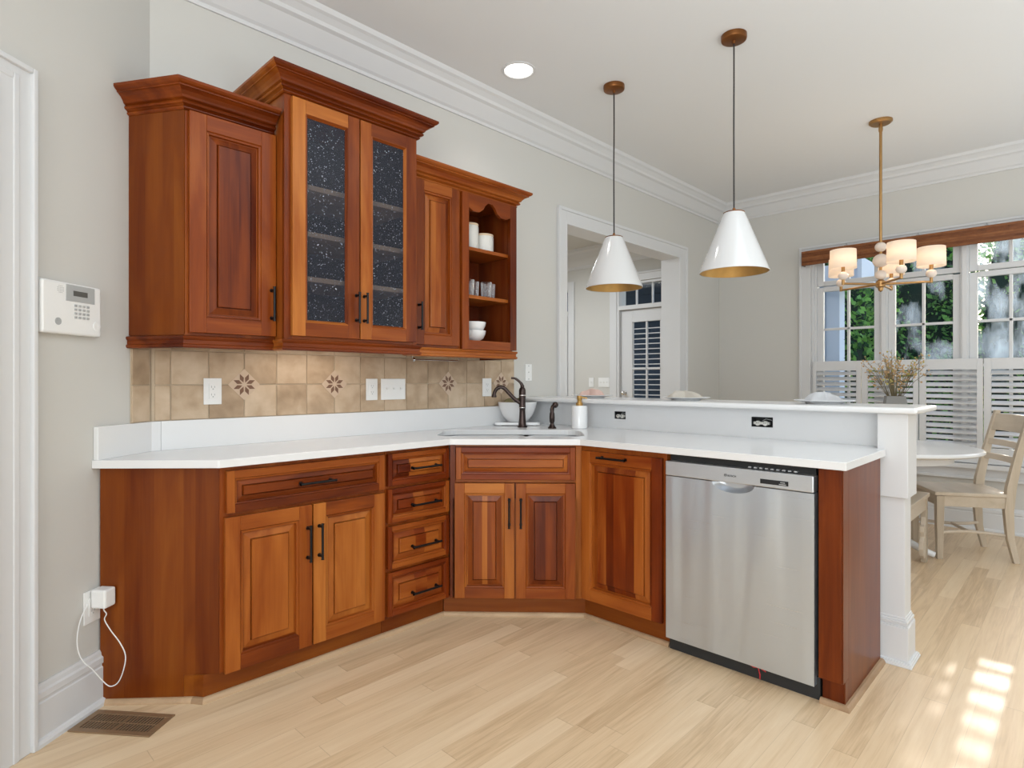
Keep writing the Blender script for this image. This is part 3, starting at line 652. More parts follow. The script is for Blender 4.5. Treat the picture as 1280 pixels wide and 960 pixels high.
# veneered end: vertical boards
b = MB(); e0, e1 = Vector((0.507, 0.292)), Vector((0.822, 0.0)); en = Vector((-(e1-e0).y, (e1-e0).x)).normalized() * -1
cutp = [0.0, 0.20, 0.45, 0.70, 0.80, 0.92, 1.0]
for k in range(6):
    p0, p1 = e0.lerp(e1, cutp[k]), e0.lerp(e1, cutp[k+1])
    z0 = 0.0 if cutp[k+1] < 0.79 else 0.10
    q = [(p0.x, p0.y), (p1.x, p1.y), (p1.x+en.x*-0.004, p1.y+en.y*-0.004), (p0.x+en.x*-0.004, p0.y+en.y*-0.004)]
    nx = Vector((e1-e0).normalized()); nn = Vector((nx.y, -nx.x)) * 0.004
    b.prism([(p0.x+nn.x, p0.y+nn.y), (p1.x+nn.x, p1.y+nn.y), (p1.x, p1.y), (p0.x, p0.y)], z0+0.001, ZT-0.001, 1)
build('end_panel', b, 'cherry_panel', base)
front('drawer', base, 0.842, 1.537, 0.697, 0.857, s=0.030, planks=1, vert=False, hdl=(1.197, 0.776, 0.160, False))
front('door', base, 0.836, 1.182, 0.097, 0.682, s=0.056, planks=1, hdl=(1.162, 0.527, 0.150, True))
front('door', base, 1.189, 1.537, 0.097, 0.682, s=0.056, planks=3, mat='cherry_pale', hdl=(1.213, 0.527, 0.150, True))
# ---- drawer stack
drw = thing('drawer_cabinet', 'narrow cherry base cabinet with a stack of four drawers', 'cabinet', (0, FY, 0))
b = MB(); b.prism([(1.549, 0.0), (1.932, 0.0), (1.932, 0.435), (1.549, 0.435)], 0.10, ZT, 1)
build('carcass', b, 'cherry', drw, bevel=0.0015)
b = MB(); b.box(1.549, 1.918, 0.028, 0.435, 0, 0.10, 0); build('toe_kick', b, 'cherry_panel', drw, bevel=0.0015)
for z0, z1, zh in ((0.707, 0.857, 0.781), (0.536, 0.693, 0.606), (0.322, 0.519, 0.407), (0.102, 0.305, 0.186)):
    front('drawer', drw, 1.556, 1.919, z0, z1, mat='cherry_red', s=0.022, planks=3, vert=False, hdl=(1.761, zh, 0.170, False))
# ---- corner sink cabinet (diagonal)
SA = atan2(-0.735, 0.677); SU = Vector((cos(SA), sin(SA))); SN = Vector((-sin(SA), cos(SA)))
S0 = Vector((1.917, -0.497)) + SN*0.020
def SP(u, n=0.0):
    p = S0 + SU*u + SN*n; return (p.x, p.y)
snk = thing('sink_cabinet', 'diagonal corner cherry cabinet with two narrow doors below the sink', 'cabinet', (S0.x, S0.y, 0), SA)
b = MB()
b.prism([(0.0, 0.0), (0.640, 0.0), (0.660, 0.10), (0.58, 0.60), (0.15, 0.60), (0.0, 0.06)], 0.10, 0.60, 1)
b.box(-0.012, 0.016, 0.0, 0.02, 0.10, ZT, 1); b.box(0.622, 0.652, 0.0, 0.02, 0.10, ZT, 1); b.box(0.016, 0.622, 0.0, 0.02, 0.683, 0.697, 0); b.box(0.016, 0.622, 0, 0.02, 0.864, ZT, 0)
b.box(0.016, 0.622, 0.004, 0.02, 0.60, 0.70, 0); b.box(0.016, 0.622, 0.004, 0.02, 0.68, 0.87, 0)
build('carcass', b, 'cherry', snk, bevel=0.0015)
b = MB(); b.prism([(-0.048, 0.028), (0.6725, 0.028), (0.66, 0.05), (-0.02, 0.05)], 0, 0.0995, 0); build('toe_kick', b, 'cherry_panel', snk)
front('false_drawer_front', snk, 0.021, 0.619, 0.700, 0.862, mat='cherry_red', s=0.026, planks=1, vert=False)
front('door', snk, 0.014, 0.314, 0.104, 0.681, mat='cherry_pale', s=0.050, planks=3, hdl=(0.289, 0.537, 0.150, True))
front('door', snk, 0.322, 0.619, 0.104, 0.681, s=0.050, planks=2, hdl=(0.347, 0.537, 0.150, True))
# ---- peninsula: tall pull-out front
PX = 2.380; PR = -pi/2                                        # local x runs towards -y, local y towards +x
plo = thing('pullout_cabinet', 'red-brown cherry cabinet with one tall striped front between sink and dishwasher', 'cabinet', (PX, -0.955, 0), PR)
b = MB(); b.box(0.0, 0.482, 0, 0.53, 0.10, ZT, 1)
build('carcass', b, 'cherry_red', plo, bevel=0.0015)
b = MB(); b.box(0.004, 0.482, 0.028, 0.53, 0, 0.10, 0); build('toe_kick', b, 'cherry_panel', plo)
front('pullout_front', plo, 0.016, 0.466, 0.108, 0.848, mat='cherry_red', s=0.052, sr=0.056, planks=5, hdl=(0.210, 0.824, 0.160, False))

# ---- dishwasher
dw = thing('dishwasher', 'stainless steel dishwasher under the white peninsula worktop', 'dishwasher', (PX-0.020, -1.443, 0), PR)
DWW = 0.614
b = MB(); b.box(0.006, DWW-0.004, 0.05, 0.56, 0.09, 0.845); build('tub', b, 'plastic_dark', dw)
hx0, hx1 = 0.215, 0.392
arc = [((hx0+hx1)/2 + (hx1-hx0)/2*cos(pi*i/24), 0.7755 - 0.038*sin(pi*i/24)) for i in range(25)]
b = MB(); b.profile_y([(0.0, 0.058), (DWW, 0.058), (DWW, 0.7755)] + arc + [(0.0, 0.7755)], 0.0, 0.045); build('door', b, 'steel', dw)
b = MB()
hx0, hx1 = 0.215, 0.392                                        # finger pocket cut out of the control strip
b.box(0.0, DWW, -0.006, 0.045, 0.779, 0.842)
build('control_panel', b, 'steel_plain', dw, bevel=0.004)
b = MB()                                                       # scooped pocket
n, mm = 24, 8
def pp(i, k):
    a, u = pi*i/n, k/mm
    r = 1 - u*0.55; return ((hx0+hx1)/2 + (hx1-hx0)/2*cos(a)*r, 0.001 + 0.030*sin(u*pi/2), 0.7750 - 0.038*sin(a)*r)
for i in range(n):
    for k in range(mm): b.face([b.pt(pp(i, k)), b.pt(pp(i+1, k)), b.pt(pp(i+1, k+1)), b.pt(pp(i, k+1))], .5, 0, 0, True)
b.poly([pp(i, mm) for i in range(n+1)], .5)
build('handle_pocket', b, 'steel_plain', dw, fixn=False)
b = MB(); b.box(0.418, 0.524, -0.0075, -0.005, 0.793, 0.811); build('display', b, 'plastic_dark', dw)
b = MB(); b.box(0.490, 0.516, -0.0082, -0.0072, 0.796, 0.799); b.box(0.495, 0.512, -0.0082, -0.0072, 0.803, 0.806); build('display_marks', b, 'plastic_grey', dw)
def text(name, body, size, loc, parent, mat, rot=(R(90), 0, 0)):
    c = bpy.data.curves.new(name, 'FONT'); c.body = body; c.size = size; c.extrude = 0.0004; c.align_x = 'LEFT'
    tmp = bpy.data.objects.new(name, c); me = bpy.data.meshes.new_from_object(tmp); bpy.data.objects.remove(tmp)
    me.materials.clear(); me.materials.append(M[mat]); o = bpy.data.objects.new(name, me); COL.objects.link(o); o.parent = parent; o.location = loc; o.rotation_euler = rot
    return o
text('lettering', 'BOSCH', 0.0112, (0.2845, -0.0068, 0.8045), dw, 'plastic_dark')
b = MB()
ring = [(0.0055*cos(2*pi*k/20), 0.0055*sin(2*pi*k/20)) for k in range(21)]
b.tube([(0.276+x, -0.0066, 0.8095+z) for x, z in ring], 0.0006, 6); b.box(0.2735, 0.2785, -0.0072, -0.006, 0.8088, 0.8102); b.box(0.2728, 0.2738, -0.0072, -0.006, 0.806, 0.813); b.box(0.2782, 0.2792, -0.0072, -0.006, 0.806, 0.813)
build('emblem', b, 'plastic_dark', dw)
b = MB(); b.box(0.004, DWW-0.004, 0.035, 0.06, 0.842, 0.870); build('gap_shade_strip', b, 'hole', dw)  # near-black strip, stands in for the shade in the gap under the worktop
b = MB(); b.box(0.002, DWW+0.012, 0.03, 0.12, 0.0, 0.085)
build('kick_plate', b, 'hole', dw)
b = MB()
for k in range(9): b.box(0.36+k*0.022, 0.372+k*0.022, 0.018, 0.034, 0.846, 0.851)
build('vent_slots', b, 'steel_plain', dw)
b = MB(); b.tube([(0.345, 0.022, 0.050), (0.365, 0.010, 0.058), (0.385, 0.012, 0.050), (0.41, 0.008, 0.058), (0.432, 0.014, 0.046)], 0.0022, 6); b.tube([(0.40, 0.016, 0.055), (0.412, 0.006, 0.030), (0.41, 0.01, 0.012)], 0.0022, 6)
build('loose_wire', b, 'redwire', dw)

# ---- peninsula end panel with its stile
epn = thing('peninsula_end_panel', 'cherry end panel of the peninsula between dishwasher and white post', 'cabinet panel', (PX, -2.072, 0), PR)
b = MB(); b.box(0.0, 0.078, -0.020, 0.05, 0.098, ZT, 1); b.box(0.006, 0.078, 0.006, 0.05, 0.0, 0.098, 1); build('stile', b, 'cherry', epn, bevel=0.0015)
b = MB(); b.box(0.070, 0.082, 0.052, 0.515, 0.0, ZT, 1, sd=.31); b.box(0.0, 0.068, 0.052, 0.515, 0.0, ZT-0.004, 1, sd=.31); b.box(0.0785, 0.082, -0.016, 0.052, 0.098, ZT, 1, sd=.31); b.box(0.0785, 0.082, 0.008, 0.052, 0.0, 0.098, 1, sd=.31)
build('panel', b, 'cherry_panel', epn, bevel=0.001)

# ---- oak shoe moulding along the cabinets
QR = [(0, 0), (0.019, 0), (0.0185, 0.006), (0.0165, 0.011), (0.013, 0.0155), (0.008, 0.0185), (0, 0.019)]
b = MB(); p1 = SP(0.004, 0.028); p2 = SP(0.662, 0.028)
b.sweep([(0.5135, FY+0.287), (0.752, FY+0.061), (0.776, FY+0.0275), (1.9185, FY+0.0275), (PX+0.0275, -0.958), (PX+0.0275, -1.438)], QR)
b.sweep([(PX+0.006, -2.072), (PX+0.006, -2.1545), (PX+0.515, -2.1545)], QR)
struct('trim_8', b, 'trim_oak')

# ---- worktop with undermount sink cut-out and upstands
wt = thing('countertop', 'white quartz worktop running from the left wall round the corner sink to the post', 'worktop')
outer = [LW(0.243), (0.799, -0.500), (0.806, -0.505), (1.893, -0.508), (1.902, -0.512), (2.326, -0.975), (2.332, -0.986), (2.333, -2.172), (2.905, -2.172), (2.905, -2.136), (3.02, -2.136), (3.02, -0.001), (0.7085, -0.001), LW(0.533, -0.001)]
SCX, SCY = 2.350, -0.492                                      # centre of the sink
def rrect(hw, hd, r, n=6):
    pts = []
    for cx_, cy_, a0 in ((hw-r, hd-r, 0), (-hw+r, hd-r, 90), (-hw+r, -hd+r, 180), (hw-r, -hd+r, 270)):
        for k in range(n+1): a = R(a0 + 90*k/n); pts.append((cx_ + r*cos(a), cy_ + r*sin(a)))
    return pts
def SK(u, n): p = Vector((SCX, SCY)) + SU*u + SN*n; return (p.x, p.y)
hole = [SK(u, n) for u, n in rrect(0.395, 0.205, 0.09)]
def slab(name, outer, hole, z0, z1, mat, parent, bevel):
    bm = bmesh.new(); es = []
    for lp in ([outer, hole] if hole else [outer]):
        vs = [bm.verts.new((x, y, z0)) for x, y in lp]
        es += [bm.edges.new((vs[i], vs[(i+1) % len(vs)])) for i in range(len(vs))]
    bmesh.ops.triangle_fill(bm, use_beauty=True, edges=es)
    fs = bm.faces[:]
    ex = bmesh.ops.extrude_face_region(bm, geom=fs)
    for v in [g for g in ex['geom'] if isinstance(g, bmesh.types.BMVert)]: v.co.z = z1
    bmesh.ops.recalc_face_normals(bm, faces=bm.faces)
    me = bpy.data.meshes.new(name); bm.to_mesh(me); bm.free(); me.materials.append(M[mat])
    o = bpy.data.objects.new(name, me); COL.objects.link(o); o.parent = parent
    if bevel:
        q = o.modifiers.new('bevel', 'BEVEL'); q.width = bevel; q.segments = 2; q.limit_method = 'ANGLE'; q.angle_limit = R(50)
    return o
slab('slab', outer, hole, ZT, 0.906, 'quartz', wt, 0.002)
b = MB()
b.prism([(0.745, -0.020), (3.02, -0.020), (3.02, -0.0005), (0.745, -0.0005)], 0.906, 1.028, 0)
build('back_upstand', b, 'quartz', wt, bevel=0.0015)
b = MB(); b.prism([LW(0.250, -0.001), LW(0.250, -0.020), LW(0.522, -0.020), (0.744, -0.020), (0.744, -0.0005), LW(LC, -0.001)], 0.906, 1.028, 0)
build('side_upstand', b, 'quartz', wt, bevel=0.0015)
# sink: two bowls hung under the worktop
sk = thing('kitchen_sink', 'undermount double-bowl sink set in the corner of the worktop', 'sink', (SCX, SCY, 0.876), SA)
def bowl(b, cx_, hw, hd, depth):
    prev = None
    for k, (ins, z) in enumerate(((0, -0.001), (0.002, -0.02), (0.006, -depth+0.05), (0.02, -depth+0.015), (0.05, -depth))):
        rg = [b.pt((cx_+u, n, z)) for u, n in rrect(hw-ins, hd-ins, 0.07)]
        if prev:
            for i in range(len(rg)): j = (i+1) % len(rg); b.face((prev[i], prev[j], rg[j], rg[i]), 0.5, 0, 0, True)
        prev = rg
    b.face(prev, 0.5)
b = MB(); bowl(b, -0.165, 0.235, 0.208, 0.20); o = build('large_bowl', b, 'sink', sk, fixn=False, solid=0.003)
b = MB(); bowl(b, 0.250, 0.155, 0.208, 0.18); build('small_bowl', b, 'sink', sk, fixn=False, solid=0.003)
b = MB(); b.lathe([(0.045, -0.198), (0.04, -0.194), (0.02, -0.196), (1e-6, -0.196)], 20, (-0.165, 0, 0)); build('drain', b, 'steel_plain', sk)
b = MB(); b.lathe([(0.045, -0.178), (0.04, -0.174), (0.02, -0.176), (1e-6, -0.176)], 20, (0.25, 0, 0)); build('drain', b, 'steel_plain', sk)

# ------------------------------------------------------------------ bar: knee wall, raised top, post
BX0, BX1 = 3.02, 3.15
b = MB()
boxes = [(-0.716, -0.797, 0.964, 1.010), (-1.553, -1.661, 0.962, 1.013)]   # cut-outs for the open electrical boxes
ys = [-0.001, boxes[0][0], boxes[0][1], boxes[1][0], boxes[1][1], -2.137]
for k in range(5):
    if k in (1, 3):
        q = boxes[k//2]; b.box(BX0, BX1, ys[k+1], ys[k], 0, q[2]); b.box(BX0, BX1, ys[k+1], ys[k], q[3], 1.058); b.box(BX0+0.06, BX1, ys[k+1], ys[k], q[2], q[3])
    else: b.box(BX0, BX1, ys[k+1], ys[k], 0, 1.058)
struct('wall_bar', b, 'quartz')
bt = MB(); bt.prism([(2.888, -2.285), (3.345, -2.285), (3.345, -0.001), (2.888, -0.001)], 1.058, 1.084, 0)
bar = build('bar_counter', bt, 'quartz', bevel=0.009); tag(bar, 'raised white bar ledge carrying the three place settings', 'bar top')
post = thing('bar_post', 'white square post with stepped base at the end of the peninsula', 'post')
b = MB(); b.box(2.915, 3.086, -2.250, -2.1375, 0.703, 1.0575); build('upper_block', b, 'white', post, bevel=0.003)
b = MB(); b.box(2.930, 3.046, -2.236, -2.1375, 0.18, 0.703); build('shaft', b, 'white', post, bevel=0.002)
b = MB(); b.box(2.915, 3.062, -2.250, -2.1375, 0.0, 0.160)
b.sweep([(2.930, -2.1375), (2.930, -2.236), (3.046, -2.236), (3.046, -2.1375)][::-1], [(0, 0.158), (-0.0, 0.158)], z=0) if False else None
for i, (o_, z0, z1) in enumerate(((0.013, 0.160, 0.166), (0.009, 0.166, 0.174), (0.011, 0.174, 0.184), (0.006, 0.184, 0.192), (0.003, 0.192, 0.200))): b.box(2.930-o_, 3.046+o_, -2.236-o_, -2.1375, z0, z1)
for o_, z1 in ((0.016, 0.010), (0.013, 0.017), (0.008, 0.022)): b.box(2.915-o_, 3.062+o_, -2.250-o_, -2.1375, 0.0, z1)
build('plinth', b, 'white', post, bevel=0.002)
# open electrical boxes in the bar splash
def open_box(idx, y0, y1, z0, z1, label):
    t = thing('electrical_box', label, 'outlet', (BX0, (y0+y1)/2, (z0+z1)/2), PR, 'open boxes in the bar splash')
    hw, hh = (y0-y1)/2-0.001, (z1-z0)/2-0.001
    b = MB(); b.box(-hw, hw, 0.050, 0.058, -hh, hh); b.box(-hw, -hw+0.003, 0.004, 0.05, -hh, hh); b.box(hw-0.003, hw, 0.004, 0.05, -hh, hh); b.box(-hw, hw, 0.004, 0.05, hh-0.003, hh); b.box(-hw, hw, 0.004, 0.05, -hh, -hh+0.003)
    build('metal_box', b, 'hole', t)
    b = MB(); w = hw*0.80; c = -hh*0.30
    for s in (-0.45, 0.45):
        b.lathe([(hh*0.52, 0), (hh*0.52, 0.014), (hh*0.47, 0.017), (1e-6, 0.017)], 18, (w*s-hw*0.12, 0.022, c), tilt=Matrix.Rotation(R(90), 3, 'X'))
    b.box(-hw*0.92, w*0.72, 0.014, 0.03, c-hh*0.28, c+hh*0.28); build('receptacle', b, 'ceramic', t, bevel=0.001)
    b = MB()
    for s in (-0.45, 0.45):
        for dx in (-0.004, 0.004): b.box(w*s-hw*0.12+dx-0.001, w*s-hw*0.12+dx+0.001, 0.0035, 0.006, c-0.001, c+0.006)
    build('slots', b, 'hole', t)
    b = MB(); b.tube([(-hw*0.1, 0.02, hh*0.2), (hw*0.3, 0.012, hh*0.65), (hw*0.75, 0.016, hh*0.45), (hw*0.9, 0.03, hh*0.1)], 0.0018, 6); build('wire', b, 'plastic_grey', t)
open_box(0, *boxes[0], 'open electrical box in the bar splash beside the soap dispenser')
open_box(1, *boxes[1], 'open electrical box in the bar splash above the dishwasher')

# ------------------------------------------------------------------ wall cabinets
CCR = [(0, 0), (0.007, 0), (0.013, 0.005), (0.013, 0.010), (0.008, 0.012), (0.016, 0.017), (0.024, 0.019), (0.027, 0.024), (0.024, 0.031), (0.019, 0.033), (0.030, 0.038), (0.034, 0.046), (0.044, 0.057), (0.058, 0.065), (0.064, 0.066), (0.064, 0.071), (0.073, 0.075), (0.080, 0.082), (0.080, 0.092), (0, 0.092)]
RAIL = [(-0.02, 0), (0.012, 0), (0.018, 0.005), (0.018, 0.012), (0.012, 0.016), (0.012, 0.030), (0.016, 0.034), (0.020, 0.040), (0.016, 0.046), (0, 0.048), (-0.02, 0.048)]
UB, UT = 1.325, 2.245                                          # underside of rail, top of low cabinets
# left, angled end
wl = thing('wall_cabinet', 'cherry wall cabinet with one raised panel door, leftmost, with an angled end', 'cabinet')
b = MB(); b.prism([(0.620, -0.070), (0.752, -0.290), (1.105, -0.290), (1.105, -0.002), (0.712, -0.002)], UB+0.048, UT+0.01, 1)
build('carcass', b, 'cherry', wl, bevel=0.0015)
b = MB(); e0, e1 = Vector((0.620, -0.070)), Vector((0.7535, -0.2905)); nx = (e1-e0).normalized(); nn = Vector((nx.y, -nx.x))*0.004
for a0, a1 in ((0, .3), (.3, .62), (.62, .82), (.82, 1)):
    p0, p1 = e0.lerp(e1, a0), e0.lerp(e1, a1)
    b.prism([(p0.x+nn.x, p0.y+nn.y), (p1.x+nn.x, p1.y+nn.y), (p1.x, p1.y), (p0.x, p0.y)], UB+0.05, UT, 1)
build('end_panel', b, 'cherry_panel', wl)
b = MB(); b.sweep([(0.620, -0.070), (0.752, -0.290), (1.099, -0.290)], CCR, z=UT-0.002); build('crown', b, 'cherry', wl)
b = MB(); b.sweep([(0.612, -0.056), (0.752, -0.290), (1.104, -0.290)], RAIL, z=UB); build('light_rail', b, 'cherry', wl)
wd = thing('tmp', 'x', 'x', (0, -0.290, 0))                   # door frame of reference
def wfront(root, yf, *a, **k):
    o = front('door', root, *a, **k); o.location.y = yf; return o
bpy.data.objects.remove(wd)
wfront(wl, -0.290, 0.764, 1.103, UB+0.060, UT-0.004, mat='cherry', s=0.062, planks=3, hdl=(1.083, 1.520, 0.145, True))
# tall cabinet with seeded glass doors
TY = -0.380; TX0, TX1, TT = 1.107, 1.785, 2.405
gc = thing('glass_wall_cabinet', 'taller cherry wall cabinet with two dark seeded-glass doors', 'cabinet')
b = MB()
b.box(TX0, TX0+0.018, TY+0.021, -0.002, UB+0.048, TT, 1); b.box(TX1-0.018, TX1, TY+0.021, -0.002, UB+0.048, TT, 1); b.box(TX0+0.0185, TX1-0.0185, -0.012, -0.002, UB+0.07, TT-0.021, 1)
b.box(TX0+0.0185, TX1-0.0185, TY+0.021, -0.003, TT-0.02, TT+0.005, 0); b.box(TX0+0.0185, TX1-0.0185, TY+0.021, -0.003, UB+0.049, UB+0.066, 0)
b.box(TX0-0.001, TX0+0.033, TY, TY+0.0205, UB+0.047, TT+0.001, 1); b.box(TX1-0.024, TX1+0.001, TY, TY+0.0205, UB+0.047, TT+0.001, 1); b.box(TX0+0.0335, TX1-0.0245, TY, TY+0.0205, TT-0.03, TT, 0); b.box(TX0+0.0335, TX1-0.0245, TY, TY+0.0205, UB+0.048, UB+0.066, 0)
build('carcass', b, 'cherry', gc, bevel=0.0012)
for zz in (1.640, 1.836, 2.040):
    b = MB(); b.box(TX0+0.022, TX1-0.022, TY+0.023, -0.017, zz-0.011, zz+0.011, 0); build('shelf', b, 'maple', gc, bevel=0.001)
b = MB(); b.box(TX0+0.019, TX1-0.019, -0.016, -0.0125, UB+0.07, TT-0.022); b.box(TX0+0.0185, TX0+0.021, TY+0.025, -0.016, UB+0.07, TT-0.022); b.box(TX1-0.021, TX1-0.0185, TY+0.025, -0.016, UB+0.07, TT-0.022); build('shade_lining', b, 'hole', gc)  # near-black sheets added to put the cabinet's inner shade into the colour
def glass_door(x0, x1, z0, z1, hx, mat):
    b = MB(); s = 0.058; f = -0.020
    b.box(x0, x0+s, f, 0, z0, z1, 1); b.box(x1-s, x1, f, 0, z0, z1, 1); b.box(x0+s, x1-s, f, 0, z0, z0+s, 0); b.box(x0+s, x1-s, f, 0, z1-s, z1, 0)
    sd = [random.random() for _ in range(4)]
    def q(i, y): return (x0+s+i, x1-s-i, z0+s+i, z1-s-i, y)
    rect_ring(b, q(-0.0005, f-0.0005), q(0.004, f-0.0015), sd); rect_ring(b, q(0.004, f-0.0015), q(0.012, f+0.010), sd)
    d = build('door', b, mat, gc, bevel=0.0015, fixn=False); d.location.y = TY
    g = MB(); g.box(x0+s+0.002, x1-s-0.002, f+0.010, f+0.014, z0+s+0.002, z1-s-0.002); build('seeded_glass', g, 'seeded', d)
    pull(d, hx, 1.528, 0.140, True)
glass_door(1.133, 1.451, UB+0.062, TT-0.012, 1.434, 'cherry_pale'); glass_door(1.457, 1.768, UB+0.062, TT-0.012, 1.475, 'cherry_pale')
b = MB(); b.sweep([(TX0, -0.003), (TX0, TY), (TX1, TY), (TX1, -0.003)], CCR, z=TT-0.004); b.box(TX0-0.07, TX1+0.07, TY-0.07, -0.003, TT+0.074, TT+0.086); build('crown', b, 'cherry', gc)
b = MB(); b.sweep([(TX0, -0.29), (TX0, TY), (TX1, TY), (TX1, -0.29)], RAIL, z=UB); build('light_rail', b, 'cherry', gc)
# right: door and open shelves
RX0, RX1, RY = 1.787, 2.566, -0.290
rc = thing('open_shelf_wall_cabinet', 'cherry wall cabinet with a narrow door and open shelves under an arched rail', 'cabinet')
OXa, OXb, OZa, OZb = 2.200, 2.530, 1.424, 2.168
b = MB()
b.prism([(RX0, RY), (2.150, RY), (2.150, -0.002), (RX0, -0.002)], UB+0.048, UT+0.01, 1)
b.box(2.150, 2.182, RY, -0.002, UB+0.048, UT+0.01, 1); b.box(RX1-0.018, RX1, RY, -0.002, UB+0.048, UT+0.01, 1)
b.box(2.182, RX1-0.018, RY+0.005, -0.002, UT-0.012, UT+0.01, 0); b.box(2.182, RX1-0.018, RY+0.005, -0.002, UB+0.05, OZa, 0)
build('carcass', b, 'cherry', rc, bevel=0.0012)
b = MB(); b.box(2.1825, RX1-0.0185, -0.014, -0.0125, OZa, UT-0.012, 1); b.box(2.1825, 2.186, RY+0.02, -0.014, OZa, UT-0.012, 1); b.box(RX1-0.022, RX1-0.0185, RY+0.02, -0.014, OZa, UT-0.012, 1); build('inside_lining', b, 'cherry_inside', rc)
b = MB()
b.box(2.150, OXa, RY-0.018, RY, UB+0.048, UT, 1); b.box(OXb, RX1+0.018, RY-0.018, RY, UB+0.052, UT, 1); b.box(OXa, OXb, RY-0.018, RY, UB+0.048, OZa, 0)
arch = [(0.0, 0.0), (0.10, -0.016), (0.24, -0.014), (0.33, 0.006), (0.38, 0.032), (0.45, 0.050), (0.55, 0.050), (0.62, 0.032), (0.67, 0.006), (0.76, -0.014), (0.90, -0.016), (1.0, 0.0)]
for (u0, h0), (u1, h1) in zip(arch[:-1], arch[1:]):
    xa, xb = OXa+(OXb-OXa)*u0, OXa+(OXb-OXa)*u1
    b.profile_y([(xa, OZb+h0), (xb, OZb+h1), (xb, UT), (xa, UT)], RY-0.018, RY, 0, sd=0.42)
build('face_frame', b, 'cherry', rc, fixn=True)
for zz in (1.683, 1.955):
    b = MB(); b.box(2.187, RX1-0.023, RY+0.006, -0.015, zz-0.020, zz, 0); build('shelf', b, 'cherry', rc, bevel=0.0015)
wfront(rc, RY, 1.835, 2.128, UB+0.060, UT-0.002, mat='cherry_pale', s=0.052, planks=3, hdl=(1.852, 1.530, 0.145, True))
# door on the end of the cabinet, facing the opening
b = MB(); b.box(RX1, RX1+0.018, RY+0.002, -0.012, UB+0.054, UT-0.002, 1); ed = build('end_door', b, 'cherry', rc, bevel=0.002)
b = MB(); hx = RX1+0.018; hy = RY+0.028
b.tube([(hx+0.031, hy, 1.462), (hx+0.031, hy, 1.602)], 0.0052, 10)
for z in (1.474, 1.590): b.tube([(hx, hy, z), (hx+0.031, hy, z)], 0.0055, 10)
build('handle', b, 'black', ed)
b = MB(); b.sweep([(RX0, RY), (RX1+0.016, RY), (RX1+0.016, -0.003)], CCR, z=UT-0.002); build('crown', b, 'cherry', rc)
b = MB(); b.sweep([(RX0+0.002, RY), (RX1+0.008, RY), (RX1+0.008, -0.01)], RAIL, z=UB); build('light_rail', b, 'cherry', rc)

# things on the open shelves
def pot(name, label, cat, x, y, z, prof, mats, group):
    t = thing(name, label, cat, (x, y, z), 0, group)
    b = MB(); b.lathe(prof, 32); build('body', b, mats[0], t, fixn=False)
    return t
c1 = pot('canister', 'taller cream canister on the top open shelf', 'canister', 2.318, -0.185, 1.9555, [(1e-6, 0), (0.046, 0), (0.049, 0.004), (0.049, 0.142), (0.046, 0.148), (1e-6, 0.148)], ['ceramic'], 'cream canisters')
b = MB(); b.lathe([(0.048, 0.148), (0.049, 0.150), (0.049, 0.158), (0.046, 0.161), (1e-6, 0.161)], 32); build('lid', b, 'maple', c1)
c2 = pot('canister', 'shorter cream canister with a pale wooden lid on the top open shelf', 'canister', 2.438, -0.175, 1.9555, [(1e-6, 0), (0.055, 0), (0.058, 0.004), (0.058, 0.100), (0.055, 0.106), (1e-6, 0.106)], ['ceramic'], 'cream canisters')
b = MB(); b.lathe([(0.057, 0.106), (0.058, 0.108), (0.058, 0.115), (0.055, 0.118), (1e-6, 0.118)], 32); build('lid', b, 'maple', c2)
GP = [(1e-6, 0.0), (0.028, 0.0), (0.030, 0.004), (0.034, 0.092), (0.0325, 0.092), (0.0285, 0.008), (1e-6, 0.008)]
for x, y, lb in ((2.262, -0.235, 'drinking glass on the middle open shelf, nearest the left side and front'), (2.330, -0.200, 'second drinking glass from the left on the middle open shelf'), (2.400, -0.235, 'third drinking glass from the left on the middle open shelf'), (2.462, -0.200, 'rightmost drinking glass on the middle open shelf')):
    b = MB(); b.lathe(GP, 24); o = build('drinking_glass', b, 'clear', loc=(x, y, 1.6835), fixn=False); tag(o, lb, 'glass', 'glasses on the middle shelf')
BP = [(1e-6, 0.0), (0.034, 0.0), (0.036, 0.006), (0.058, 0.020), (0.070, 0.045), (0.073, 0.066), (0.070, 0.066), (0.064, 0.040), (0.050, 0.022), (1e-6, 0.012)]
b = MB(); b.lathe(BP, 32); o = build('bowl', b, 'porcelain', loc=(2.345, -0.185, 1.4245), fixn=False); tag(o, 'lower of two stacked white bowls on the bottom open shelf', 'bowl', 'stacked white bowls')
b = MB(); b.lathe(BP, 32); o = build('bowl', b, 'porcelain', loc=(2.345, -0.185, 1.4745), fixn=False); tag(o, 'upper of two stacked white bowls on the bottom open shelf', 'bowl', 'stacked white bowls')
# under-cabinet strip light and wire rail
ul = thing('under_cabinet_light', 'slim lit strip light under the glass-door cabinet', 'light', (1.36, -0.16, UB+0.028))
b = MB(); b.box(-0.22, 0.22, -0.035, 0.035, 0, 0.02); build('housing', b, 'white', ul, bevel=0.002)
b = MB(); b.box(-0.20, 0.20, -0.025, 0.025, -0.004, 0.0); build('lens', b, 'lamp_on', ul)
lamp('under_cabinet_lamp', 'AREA', (1.36, -0.16, UB+0.02), 0.35, (1.0, 0.72, 0.45), (0.42, 0.05), (0, 0, 0))
b = MB(); b.tube([(1.945, -0.13, 1.372), (1.945, -0.13, 1.318), (1.948, -0.13, 1.312), (2.27, -0.13, 1.312), (2.273, -0.13, 1.318), (2.273, -0.13, 1.372)], 0.0035, 8)
b.lathe([(0.012, 0), (0.012, 0.012)], 14, (1.942, -0.13, 1.312), tilt=Matrix.Rotation(R(90), 3, 'Y'))
